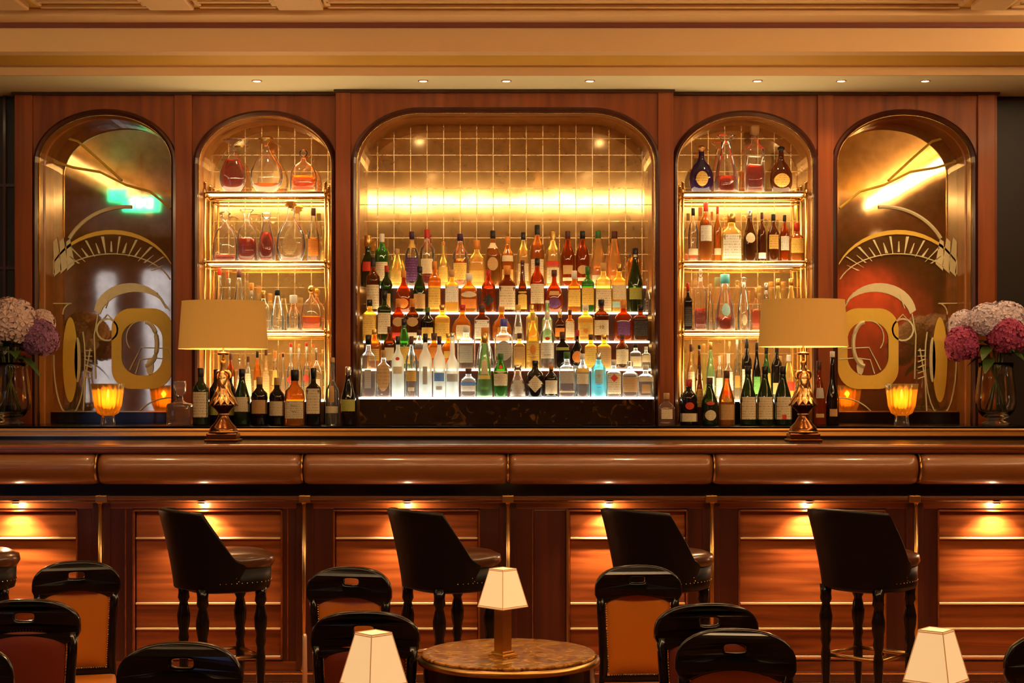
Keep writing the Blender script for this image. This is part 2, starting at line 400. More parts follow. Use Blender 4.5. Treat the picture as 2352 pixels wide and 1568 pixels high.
# ceiling downlights; those over the seating are added, unseen fill lights
def downlight(x, y, z, label, e, group, r=.028, spot=2.2, rotx=0, size=.03):
    t = thing('ceiling_downlight', label, 'light', (x, y, z), 0, group)
    bm = nb(); lathe(bm, [(r, -.001), (r*1.35, -.001), (r*1.4, -.005), (r*1.05, -.007), (r, -.004)], 24, closed=False)
    obj('trim_ring', bm, M_beam, t, smooth=True)
    bm = nb(); lathe(bm, [(r, -.003), (r, -.001)], 24); obj('lens', bm, M_light, t)
    add_light('bulb', 'SPOT', (0, 0, -.02), e, WARM, t, rot=(rotx, 0, 0), size=size, spot=spot)
    return t
k = 0
for y in (6.9, 4.8):
    for x in (-2.4, -.8, .8, 2.4):
        k += 1
        downlight(x, y, ZCO+.043, 'added fill downlight above the seating, out of frame', E_FILL*(4 if y > 6 else 1), 'added fill downlights over the seating', r=.04, size=.06, spot=1.5 if y > 6 else 2.2)
for i, u in enumerate((590, 972, 1163, 1355, 1740, 1932, 2125)):
    nm = ['leftmost small downlight in the soffit, above the left decanter niche', 'small soffit downlight above the left part of the centre niche', 'small soffit downlight above the middle of the centre niche',
          'small soffit downlight above the right part of the centre niche', 'small soffit downlight above the right bottle niche', 'small soffit downlight above the pilaster right of the right bottle niche',
          'rightmost and brightest small downlight in the soffit, above the right mirror'][i]
    downlight(X(u, 9.37), 9.37, ZS, nm, E_DOWN, 'downlights in the soffit over the back bar', r=.024, spot=1.9, rotx=math.radians(8))
# track spotlights (seen in the centre mirror)
for i, (x, y, a) in enumerate(((.13, 6.1, .5), (.28, 6.25, -.4), (.50, 6.3, -.7))):
    t = thing('ceiling_spotlight', ['brass cylinder spotlight reflected in the centre mirror, lowest of three', 'brass cylinder spotlight reflected in the centre mirror, middle of three', 'brass cylinder spotlight reflected in the centre mirror, rightmost of three'][i], 'light', (x, y, ZCO+.045), 0, 'brass spotlights on the ceiling')
    bm = nb(); lathe(bm, [(.05, -.02), (.05, 0)], 16); tube(bm, [(0, 0, -.02), (0, 0, -.11)], .012); obj('stem', bm, M_brass_d, t, smooth=False)
    h = obj('lamp_head', lathe(nb(), [(.03, 0), (.05, -.01), (.055, -.04), (.055, -.17), (.062, -.17), (.062, -.19), (.05, -.19)], 20), M_brass_d, t, (0, 0, -.10), smooth=True)
    h.rotation_euler = (math.radians(-50), 0, a)
    l = obj('lens', lathe(nb(), [(.048, -.192), (.048, -.190)], 20), M_light, h)
    add_light('bulb', 'SPOT', (0, 0, -.2), E_TRACK, WARM, h, size=.04, spot=1.1)
# things the mirrors look back at: a daylit window, two exit signs, curtains
bm = nb(); bx(bm, -5.95, -4.75, -1.2, -1.17, .9, 3.35)
wn = struct(obj('window_1', bm, M_plaster))
boxo('pane', -5.92, -5.64, -1.168, -1.16, .98, 3.27, mat('daylit_pane', (.4, .45, .6), .3, emit=(.42, .52, 1.0), es=.9), wn)
boxo('pane', -5.22, -4.86, -1.168, -1.16, .98, 3.27, MATS['daylit_pane'], wn)
M_exit = mat('exit_green', (.0, .6, .35), .4, emit=(.02, .85, .50), es=3.5)
for (x, y, z, wd, lb) in ((-3.42, 6.3, 3.22, .34, 'green illuminated exit sign reflected in the left mirror'), (-3.88, 5.4, 3.42, .17, 'small green illuminated sign reflected in the left mirror')):
    t = thing('exit_sign', lb, 'sign', (x, y, z))
    boxo('sign_panel', -wd/2, wd/2, -.02, .02, 0, .13, M_exit, t)
    bm = nb(); tube(bm, [(0, 0, .13), (0, 0, ZCO+.045-z)], .008); obj('rod', bm, M_brass_d, t)
    if wd > .2:
        me = text_mesh('EXIT', .11); me.transform(Matrix.Rotation(PI, 4, 'Z'))
        link('lettering', me, mat('exit_white', (.9, 1, .95), .4, emit=(.8, 1, .9), es=5), t, (0, .0215, .065))
def curtain(x0, x1, label):
    bm = nb(); n = int((x1-x0)*60); top = []; bot = []
    for i in range(n+1):
        x = x0+(x1-x0)*i/n; y = -1.08+.04*math.sin(i*1.05)
        top.append(bm.verts.new((x, y, 3.5))); bot.append(bm.verts.new((x, y, .02)))
    for i in range(n): bm.faces.new((bot[i], bot[i+1], top[i+1], top[i]))
    o = obj('curtain', bm, M_curtain, smooth=True)
    md = o.modifiers.new('s', 'SOLIDIFY'); md.thickness = .006
    tag(o, label, 'curtain')
curtain(1.62, 2.05, 'narrow red curtain reflected at the right edge of the centre mirror')
curtain(3.3, 4.2, 'pleated red curtain reflected in the right bottle niche')
curtain(4.5, 6.1, 'wide pleated red curtain reflected in the right etched mirror')
for x in (2.8, 5.1): downlight(x, -.5, ZCO+.043, 'ceiling downlight washing the red curtains', 60, 'curtain downlights', r=.04, size=.06)
downlight(-2.2, .2, ZCO+.043, 'ceiling downlight near the far brown wall', 60, None, r=.04, size=.06)

# ================================================================== BACK BAR WALL
def arch_path(u0, u1, vt, vb, rx, ry, y, n=14):
    """open path: bottom left, up, over the arch, down to bottom right  (x,z) in metres"""
    pts = [(u0, vb)]
    for i in range(n+1):
        t = PI-(PI/2)*i/n
        pts.append((u0+rx+rx*math.cos(t), vt+ry-ry*math.sin(t)))
    for i in range(n+1):
        t = PI/2-(PI/2)*i/n
        pts.append((u1-rx+rx*math.cos(t), vt+ry-ry*math.sin(t)))
    pts.append((u1, vb))
    out = []
    for p in pts:
        q = (X(p[0], y), Z(p[1], y))
        if not out or (abs(q[0]-out[-1][0])+abs(q[1]-out[-1][1])) > 1e-4: out.append(q)
    return out
def sweep_path(bm, path, prof):
    """prof: closed list of (offset outwards, y)"""
    n = len(path); rings = []
    for i, (x, z) in enumerate(path):
        a = path[max(i-1, 0)]; b = path[min(i+1, n-1)]
        dx, dz = b[0]-a[0], b[1]-a[1]; l = math.hypot(dx, dz); nx, nz = -dz/l, dx/l
        rings.append([bm.verts.new((x+nx*o, y, z+nz*o)) for o, y in prof])
    m = len(prof)
    for a, b in zip(rings, rings[1:]):
        for i in range(m): bm.faces.new((a[i], a[(i+1) % m], b[(i+1) % m], b[i]))
    bm.faces.new(rings[0]); bm.faces.new(rings[-1][::-1])
VB = 978
WB = struct(link('wall_back', bpy.data.meshes.new('wb')))
bx_ = nb()
bx(bx_, -6.2, X(30, YP), YP+.12, YP+.5, 0, ZS); bx(bx_, X(2292, YP), 6.2, YP+.12, YP+.5, 0, ZS)
bx(bx_, -3.3, 3.3, YM+.02, YP+.5, 0, ZS)
bx_.to_mesh(WB.data); bx_.free(); WB.data.materials.append(mat('near_black_panelling', (.012, .005, .004), .5, var=.3))
ARCH = [(88, 395, 262, 153, 112, YP), (455, 762, 265, 153, 112, YP), (818, 1505, 258, 150, 118, YC), (1555, 1868, 265, 156, 112, YP), (1922, 2232, 262, 155, 112, YP)]
BAY = [(33, 400), (400, 770), (770, 1547), (1547, 1915), (1915, 2290)]
for (u0, u1, vt, rx, ry, y), (b0, b1) in zip(ARCH, BAY):
    vb = VB
    path = arch_path(u0, u1, vt, vb, rx, ry, y)
    zt = ZS; zb = Z(vb, y)
    outer = [(X(b0, y), zb), (X(b0, y), zt), (X(b1, y), zt), (X(b1, y), zb)]
    outer = [outer[0], outer[1], outer[2], outer[3]]+path[::-1]
    me = plate(outer, (), .03)
    o = link('panel', me, W_wall, WB, (0, y+.015, 0))
    # mouldings round the opening
    bm = nb(); sweep_path(bm, path, [(-.004, y-.001), (.0, y-.022), (.014, y-.030), (.028, y-.020), (.034, y-.001)]); obj('arch_moulding', bm, W_dark, WB, smooth=False)
    jm = W_lining
    bm = nb(); sweep_path(bm, path, [(.0, y+.0), (-.003, y+.11), (-.012, y+.115), (-.014, YM), (.03, YM), (.03, y)]); obj('arch_lining', bm, jm, WB)
    bm = nb(); sweep_path(bm, path, [(-.0005, y+.004), (-.006, y+.004), (-.006, y+.014), (-.0005, y+.014)]); obj('brass_bead', bm, M_brass, WB)
# pilaster strips between bays
def pil(u0, u1, y, d):
    bm = nb(); bx(bm, X(u0, y), X(u1, y), y-d, y, Z(VB, y), ZS-.002, .004); obj('pilaster', bm, W_wall, WB)
pil(36, 76, YP, .02); pil(402, 442, YP, .02); pil(1877, 1913, YP, .02); pil(2244, 2284, YP, .02)
pil(772, 806, YC, .02); pil(1511, 1546, YC, .02)
bm = nb()                       # side cheeks of the projecting centre bay, and top shadow bead
bx(bm, X(770, YC), X(770, YC)+.02, YC, YP+.03, Z(VB, YC), ZS); bx(bm, X(1547, YC)-.02, X(1547, YC), YC, YP+.03, Z(VB, YC), ZS)
bx(bm, X(33, YP), X(33, YP)+.02, YP, YP+.14, Z(VB, YP), ZS); bx(bm, X(2290, YP)-.02, X(2290, YP), YP, YP+.14, Z(VB, YP), ZS)
obj('panel_side', bm, W_wall, WB)
bm = nb()
bx(bm, X(33, YP)-.01, X(770, YP), YP-.032, YP, ZS-.018, ZS-.001); bx(bm, X(1547, YP), X(2290, YP)+.01, YP-.032, YP, ZS-.018, ZS-.001)
bx(bm, X(768, YC), X(1549, YC), YC-.032, YC, ZS-.018, ZS-.001); obj('top_bead', bm, W_dark, WB)
# left far side dark panel lines
bm = nb()
for z in (2.9, 2.35, 1.8): bx(bm, -4.5, X(30, YP)-.02, YP+.10, YP+.12, z, z+.02)
bx(bm, X(-4, YP), X(2, YP), YP+.09, YP+.12, 1.0, ZS); obj('batten', bm, W_dark, WB)
# mirrors
def mir(i, m, label, vb):
    u0, u1, vt, rx, ry, y = ARCH[i]
    x0, x1 = X(u0, y)-.02, X(u1, y)+.02
    o = boxo('wall_mirror', x0, x1, YM-.002, YM+.018, Z(vb, YM), Z(vt, y)+.03, m); tag(o, label, 'mirror', 'mirrors set in the back bar arches')
    return o
mir(0, M_mir2, 'gold-etched mirror in the leftmost arch, reflecting blue daylight', 946)
mir(1, M_mir, 'antique gold mirror behind the crystal decanters in the left niche', VB)
mir(2, M_mir, 'wide antique gold mirror of small square tiles in the centre arch', 905)
mir(3, M_mir, 'antique gold mirror behind the bottles in the right niche', VB)
mir(4, M_mir2, 'gold-etched mirror in the rightmost arch, reflecting red curtains', 946)
# etched deco motif (same drawing mirrored in both end arches)
M_etch = mat('gold_etching', (.95, .62, .08), .5, .1, var=.08, vscale=30)
M_etchp = mat('pale_etching', (.88, .80, .48), .5, .1, var=.08, vscale=30)
def arcp(cx, cy, rx, ry, a0, a1, n=16):
    return [(cx+rx*math.cos(math.radians(a0+(a1-a0)*i/n)), cy-ry*math.sin(math.radians(a0+(a1-a0)*i/n))) for i in range(n+1)]
def motif(fl, side):
    f = (lambda u: 2320-u) if fl else (lambda u: u)
    T = thing('etched_motif', 'abstract gold etched motif of arcs, rays and rings on the %s mirror' % side, 'mirror decoration', (0, YM-.0085, 0))
    def pl(pts, holes=(), m=M_etch, th=.0025, name='etched_shape'):
        cv = lambda q: [(X(f(a), YM), Z(b, YM)) for a, b in q]
        return link(name, plate(cv(pts), [cv(h) for h in holes], th), m, T)
    def ln(pts, wd=2.6, m=M_etchp):
        bm = nb(); tube(bm, [(X(f(a), YM), 0, Z(b, YM)) for a, b in pts], wd*.62*YM/F, 6); obj('etched_line', bm, m, T)
    # upper band arc with rays under it
    up = arcp(2062, 660, 150, 132, 155, 28); dn = arcp(2062, 660, 150, 122, 155, 28)
    pl(up+dn[::-1])
    ln(arcp(2062, 668, 140, 85, 162, 40), 2.4)
    for k in range(15):
        a = math.radians(150-k*7.6); b = math.radians(150-k*7.6-2)
        r0, r1 = (1.0, .66) if k % 2 else (.70, .90)
        p0 = (2062+150*math.cos(a)*r0, 664-122*math.sin(a)*r0); p1 = (2062+150*math.cos(a)*r1, 664-122*math.sin(a)*r1)
        wv = 5 if k % 3 else 7
        pl([(p0[0]-wv/2, p0[1]), (p0[0]+wv/2, p0[1]), (p1[0]+.8, p1[1]), (p1[0]-.8, p1[1])], m=M_etchp)
    for k in range(4):
        x = 2150+k*15
        pl([(x+8, 548-k*2), (x+17, 555), (x+15, 622+k*7), (x-2, 606+k*7)], m=M_etchp)
    # crescent cap
    o = arcp(2020, 722, 84, 72, 168, 8); i_ = arcp(2008, 738, 84, 68, 160, 14)
    pl(o+i_[::-1], m=M_etchp)
    ln([(2094, 720), (2103, 770), (2100, 870)], 2.6); ln([(1938, 708), (1960, 672)], 2.4); ln([(2066, 676), (2077, 708)], 2.4)
    # big rounded ring
    def rr(x0, x1, y0, y1, r, n=8):
        q = []
        for cx, cy, a in ((x1-r, y0+r, 90), (x1-r, y1-r, 0), (x0+r, y1-r, -90), (x0+r, y0+r, -180)):
            q += [(cx+r*math.cos(math.radians(a-90*i/n)), cy-r*math.sin(math.radians(a-90*i/n))) for i in range(n+1)]
        return q
    pl(rr(1924, 2063, 708, 893, 46), [rr(1946, 2040, 738, 862, 42)])
    ln(arcp(1985, 790, 26, 50, 90, 270), 8, M_etchp); ln([(1925, 826), (1935, 800), (1995, 798), (2012, 830), (2022, 850)], 2.6); ln([(1928, 825), (1965, 822), (1998, 826), (2008, 858)], 2.6)
    ln(arcp(1995, 775, 34, 38, 90, -40), 2.4)
    pl([(q[0]*.28+1975*.72, q[1]*.33+(848)*.67-6) for q in arcp(1975, 848, 30, 60, 0, 350)], m=M_etchp)
    c = arcp(2073, 757, 26, 27, 0, 350); c2 = arcp(2073, 757, 22, 23, 0, 350); pl(c, [c2], M_etchp)
    ln([(2058, 738), (2073, 722), (2090, 742)], 2.4)
    # tall leaf and its outline
    pl(arcp(2158, 826, 17, 98, 0, 350, 28)); pl(arcp(2141, 826, 7, 52, 0, 350, 18), m=M_etchp)
    ln(arcp(2160, 826, 36, 128, 150, 365), 2.6); ln([(2112, 800), (2124, 870), (2128, 944)], 2.6)
    for k in range(6): ln([(2108, 800+k*13+5), (2126, 800+k*13-(7 if k > 1 else 0)+5)], 2.4)
    ln(arcp(1925, 985, 90, 72, 90, 28), 2.6); ln([(2155, 697), (2205, 697)], 2.6); ln(arcp(2155, 722, 20, 25, 90, 0), 2.6)
    # upper free-form gold streaks
    ln([(1928, 478), (1975, 440), (2030, 425), (2090, 395), (2150, 385), (2195, 372)], 5, M_etch)
    ln([(2040, 415), (2100, 360), (2140, 325), (2165, 318)], 5, M_etch)
    ln(arcp(2030, 620, 150, 145, 95, 30), 7, M_etchp)
motif(False, 'right'); motif(True, 'left')
# ------------------------------------------------------------------ back counter and tiered display
ZBC = Z(977, 9.2)
bcx = 3.25
bc = thing('back_counter', 'dark back counter with black stone top and brass edge behind the bar', 'counter', (0, 9.4, 0))
def pb(name, parent, x0, x1, y0, y1, z0, z1, m, bev=0, off=(0, 9.4, 0)):
    return boxo(name, x0-off[0], x1-off[0], y0-off[1], y1-off[1], z0-off[2], z1-off[2], m, parent, bev)
pb('cabinet_body', bc, -bcx, bcx, 9.12, YM+.015, 0.001, ZBC-.03, W_dark)
pb('worktop', bc, -bcx, bcx, 9.02, YM+.015, ZBC-.03, ZBC, M_granite, .004)
for (u0, u1, nm) in ((60, 425, 'l'), (1890, 2260, 'r')):
    tr = struct(boxo('trim_%d' % (6 if nm == 'l' else 7), X(u0, YM), X(u1, YM), YM-.06, YM-.045, ZBC+.0005, Z(946, YM-.05), M_black))
    boxo('brass_edge', X(u0, YM), X(u1, YM), YM-.063, YM-.045, Z(946, YM-.05), Z(943.5, YM-.05), M_brass, tr)
TY = [9.36, 9.475, 9.585, 9.695, 9.805, 9.955]
TV = [912, 847, 783, 717, 657]
TZ = [Z(v, TY[i]-.0) for i, v in enumerate(TV)]
td = thing('tiered_display', 'five-step backlit bottle display on a black veined marble base', 'display', (0, 9.6, ZBC))
off = (0, 9.6, ZBC)
pb('marble_base', td, X(826, 9.33), X(1500, 9.33), 9.33, 9.60, ZBC, TZ[0]-.012, M_bmarble, .003, off)
hx0, hx1 = X(826, 9.45), X(1500, 9.45)
for i in range(5):
    a, b = (X(824, 9.36), X(1502, 9.36)) if i == 0 else (hx0+.01, hx1-.01)
    pb('step_body', td, a+.004, b-.004, TY[i]+.004, TY[i+1]+.003, (TZ[0]-.012 if i == 0 else TZ[i-1]+.0005), TZ[i]-.012, W_dark if i else M_bmarble, 0, off) if i else None
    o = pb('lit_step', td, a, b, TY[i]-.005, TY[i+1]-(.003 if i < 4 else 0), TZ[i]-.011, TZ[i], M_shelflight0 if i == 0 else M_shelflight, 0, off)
# ------------------------------------------------------------------ brass shelf units in the side niches
SHY0, SHY1 = 9.80, 9.985
SV = [(438, 462), (598, 617), (758, 773)]
SZ = [Z(v, SHY0)-.0 for v, _ in SV]
def shelf_unit(u0, u1, side):
    T = thing('brass_shelf_unit', 'brass framed glass shelf unit with lit shelves in the %s niche' % side, 'shelf', (X((u0+u1)/2, SHY0), SHY0, ZBC))
    cx = X((u0+u1)/2, SHY0); off = (cx, SHY0, ZBC)
    xa, xb = X(u0, SHY0), X(u1, SHY0)
    for x in (xa, xb):
        for y in (SHY0, SHY1-.01):
            bm = nb(); tube(bm, [(x-cx, y-SHY0, 0), (x-cx, y-SHY0, Z(420, SHY0)-ZBC)], .009, 10); tube(bm, [(x-cx, y-SHY0, Z(420, SHY0)-ZBC), (x-cx, y-SHY0, Z(418, SHY0)-ZBC+.004)], .012, 10)
            for z in SZ: tube(bm, [(x-cx, y-SHY0, z-ZBC-.03), (x-cx, y-SHY0, z-ZBC+.012)], .013, 10)
            obj('post', bm, M_brass, T, smooth=True)
    for i, z in enumerate(SZ):
        bm = nb()
        for dz in (-.012, -.042):
            r = .0085 if dz > -.02 else .006
            tube(bm, [(xa-cx, 0, z-ZBC+dz), (xb-cx, 0, z-ZBC+dz)], r, 8); tube(bm, [(xa-cx, SHY1-.01-SHY0, z-ZBC+dz), (xb-cx, SHY1-.01-SHY0, z-ZBC+dz)], r, 8)
            for x in (xa, xb): tube(bm, [(x-cx, 0, z-ZBC+dz), (x-cx, SHY1-.01-SHY0, z-ZBC+dz)], r, 8)
        obj('rail', bm, M_brass, T, smooth=True)
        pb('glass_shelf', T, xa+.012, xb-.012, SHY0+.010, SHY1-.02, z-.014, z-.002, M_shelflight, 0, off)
        pb('strip_light', T, xa+.02, xb-.02, SHY0+.030, SHY0+.045, z-.024, z-.016, M_strip, 0, off)
    # low lit plinth behind the front row of bottles
    zp = Z(918, SHY0-.02)
    pb('lit_plinth', T, xa+.02, xb-.02, 9.66+.02, SHY1-.02, 0+ZBC, zp-.012, M_black, 0, off)
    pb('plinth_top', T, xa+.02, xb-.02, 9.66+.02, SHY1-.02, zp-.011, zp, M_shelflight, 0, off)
    return zp
ZPL = shelf_unit(470, 748, 'left'); shelf_unit(1568, 1852, 'right')
# ================================================================== THE BAR
def bpt(y, z): return (y, z)
ZT = Z(1020, 7.72)                 # counter top
BX = 4.27
SEAM = [-.007+1.068*k for k in range(-4, 5)]
BY = 7.9
bar = thing('bar_counter', 'long panelled walnut bar counter with padded brown leather front edge', 'bar counter', (0, BY, 0))
def bb(name, x0, x1, y0, y1, z0, z1, m, bev=0, parent=None): return boxo(name, x0, x1, y0-BY, y1-BY, z0, z1, m, parent or bar, bev)
bb('stone_top', -BX, BX, 7.74, 8.60, ZT-.03, ZT, M_granite)
zr0, zr1 = Z(1006, 8.6), Z(984, 8.6)
bm = nb(); sweep_x(bm, [(.70, ZT-.03), (.70, zr1-.008), (.708, zr1), (.732, zr1), (.74, zr1-.008), (.74, ZT-.03)], -BX, BX)
obj('back_rail', bm, W_rail, bar)
bb('added_dark_strip', -BX, BX, 8.592, 8.606, ZT+.0005, Z(1001.5, 8.6), M_black)  # black strip added so the stone top reflects dark below the rail
bb('rail_bead', -BX, BX, 8.596, 8.602, zr1-.014, zr1-.009, M_brass); bb('rail_bead', -BX, BX, 8.590, 8.602, Z(1001.3, 8.6), Z(999.8, 8.6), M_brass)
bm = nb(); sweep_x(bm, [(-.18, ZT-.03), (-.16, ZT+.0003), (-.19, ZT-.001), (-.205, ZT-.003), (-.213, ZT-.012), (-.213, ZT-.036), (-.205, ZT-.046), (-.15, ZT-.046), (-.15, ZT-.03)], -BX, BX)
obj('edge_moulding', bm, W_edge, bar)
bb('brass_line', -BX, BX, 7.683, 7.690, ZT-.022, ZT-.018, M_brass_d)
# padded leather armrest, one cushion between each pair of seams
zc_, rr_ = 1.133, .083
for k in range(8):
    x0, x1 = SEAM[k]+.004, SEAM[k+1]-.004
    prof = []
    for i in range(15):
        a = PI*.5+PI*i/14
        prof.append((-.16+.085*math.cos(a), zc_+rr_*math.sin(a)))
    prof += [(-.05, zc_-rr_), (-.05, zc_+rr_)]
    def fn(t, y, z, x0=x0, x1=x1):
        d = min(t, 1-t)*(x1-x0); s = 1-.10*math.exp(-(d/.012)**1.2)
        return (-.05+(y+.05)*(1-.16*math.exp(-(d/.014))), zc_+(z-zc_)*s)
    bm = nb()
    ts = [0, .004, .008, .014, .022, .035, .06, .12, .25, .5, .75, .88, .94, .965, .978, .986, .992, .996, 1]
    rings = [[bm.verts.new((x0+(x1-x0)*t,)+fn(t, y, z)) for y, z in prof] for t in ts]
    for a, b in zip(rings, rings[1:]):
        for i in range(len(prof)): bm.faces.new((a[i], a[(i+1) % len(prof)], b[(i+1) % len(prof)], b[i]))
    bm.faces.new(rings[0]); bm.faces.new(rings[-1][::-1])
    obj('leather_pad', bm, M_leather, bar, smooth=True)
for x in SEAM[1:8]:
    bm = nb(); tube(bm, [(x, -.16+.088*math.cos(PI*.5+PI*i/14), zc_+(rr_+.001)*math.sin(PI*.5+PI*i/14)) for i in range(12)], .0045, 6); obj('seam_bead', bm, M_brass_d, bar, smooth=True)
bb('underside', -BX, BX, 7.80, 7.86, .985, zc_+.05, M_black)
# cornice under the overhang
bm = nb(); sweep_x(bm, [(-.04, .985), (-.115, .985), (-.12, .975), (-.12, .962), (-.11, .955), (-.02, .95), (-.02, .985)], -BX, BX); obj('cornice', bm, W_edge, bar)
bb('brass_line', -BX, BX, 7.777, 7.782, .966, .971, M_brass_d)
bb('brass_line', -BX, BX, 7.80, 7.806, .947, .951, M_brass_d)
for x in SEAM: bb('cornice_block', x-.03, x+.03, 7.765, 7.80, .952, .988, M_brass_d, .003)
# carcass, plinth, pilasters, panels
bb('carcass', -BX, BX, 7.89, 8.62, .08, ZT-.03, W_dark)
bb('plinth', -BX, BX, 7.80, 7.95, 0.001, .055, W_dark, .004); bb('brass_line', -BX, BX, 7.795, 7.80, .045, .052, M_brass)
bb('frame_top', -BX, BX, 7.845, 7.89, .915, .955, W_bar); bb('frame_bottom', -BX, BX, 7.845, 7.89, .055, .105, W_bar)
PX = [(-640, -290), (-170, 180), (305, 650), (765, 1103), (1304, 1580), (1695, 2035), (2152, 2480), (2610, 2950)]
LX = [35, 462, 935, 1400, 1860, 2290]
PE = []
for (u0, u1) in PX: PE.append((X(u0, YB), X(u1, YB)))
# stiles between the panels
edges = [-BX]+[e for p in PE for e in p]+[BX]
for a, b in zip(edges[::2], edges[1::2]):
    bb('stile', a, b, 7.845, 7.89, .105, .915, W_dark)
for k, x in enumerate(SEAM):
    xx = X(U0+(x*F/7.67)*.991, 7.80)
    o = bb('pilaster', xx-.045, xx+.045, 7.83, 7.846, .055, .95, W_dark, .003)
    bm = nb(); tube(bm, [(0, 0, 0), (0, 0, .84)], .011, 10)
    lathe(bm, [(.011, .84), (.019, .85), (.022, .87), (.014, .885), (.010, .90)], 12)
    lathe(bm, [(.02, -.045), (.02, -.03), (.013, -.01), (.011, 0)], 12)
    obj('brass_rod', bm, M_brass_d, bar, (xx, 7.812-BY, .10), smooth=True)
FZ = [.911, .756, .409, .275, .127]
def panel(x0, x1, strips=True):
    fr = nb(); y0 = 7.838-BY; y1 = 7.86-BY; z0, z1 = .112, .908
    for (a, b, c, d) in ((x0, x1, z1-.010, z1), (x0, x1, z0, z0+.010), (x0, x0+.010, z0, z1), (x1-.010, x1, z0, z1)):
        bx(fr, a, b, y0, y1, c, d, .002)
    o = obj('panel_frame', fr, W_edge, bar)
    for a, b in zip(FZ, FZ[1:]):
        zb, zt = b+.006, min(a-.006, .897)
        bb('panel_field', x0+.012, x1-.012, 7.872, 7.89, max(zb, .122), zt, W_bar, .004)
    for z in FZ[1:]:
        bb('brass_strip', x0+.014, x1-.014, 7.852, 7.89, z-.005, z+.005, M_satin, .002)
for p in PE: panel(*p)
# a plain upright board beside the fourth panel
bb('upright_board', X(1226, YB), X(1298, YB), 7.838, 7.85, .112, .908, W_dark, .003)
bb('brass_line', X(1301, YB), X(1305, YB), 7.832, 7.84, .112, .908, M_brass_d)
for u in (1222, 288, 660): bb('thin_bead', X(u, YB), X(u+3, YB), 7.838, 7.846, .11, .91, W_edge)
for i, u in enumerate(LX):
    nm = ['at the far left end', 'behind the leftmost whole bar stool', 'behind the second bar stool', 'behind the third bar stool', 'behind the rightmost bar stool', 'at the far right end'][i]
    t = thing('undercounter_light', 'small warm downlight under the bar overhang '+nm, 'light', (X(u, 7.79), 7.795, .949), 0, 'lights under the bar overhang')
    obj('housing', lathe(nb(), [(.016, -.006), (.018, -.004), (.018, 0)], 16), M_brass_d, t); obj('lens', lathe(nb(), [(.013, -.0075), (.013, -.006)], 16), M_light, t)
    add_light('bulb', 'SPOT', (0, 0, -.012), E_UNDER, (1, .62, .32), t, rot=(math.radians(6), 0, 0), size=.012, spot=2.0, blend=1.0)
    add_light('glow', 'POINT', (0, -.004, -.016), 1.5, (1, .66, .36), t, size=.01)
# brass post in front of the bar (bright strip between second and third panels)
t = thing('brass_post', 'slim polished brass post standing in front of the bar, left of centre', 'post', (X(700, 6.95), 6.95, 0))
obj('pole', lathe(nb(), [(.013, 0.02), (.0105, .36), (.0105, .385), (.006, .395)], 14), M_satin, t, smooth=True)
obj('base', lathe(nb(), [(.05, 0.001), (.05, .01), (.02, .02), (.013, .022)], 20), M_brass, t, smooth=True)

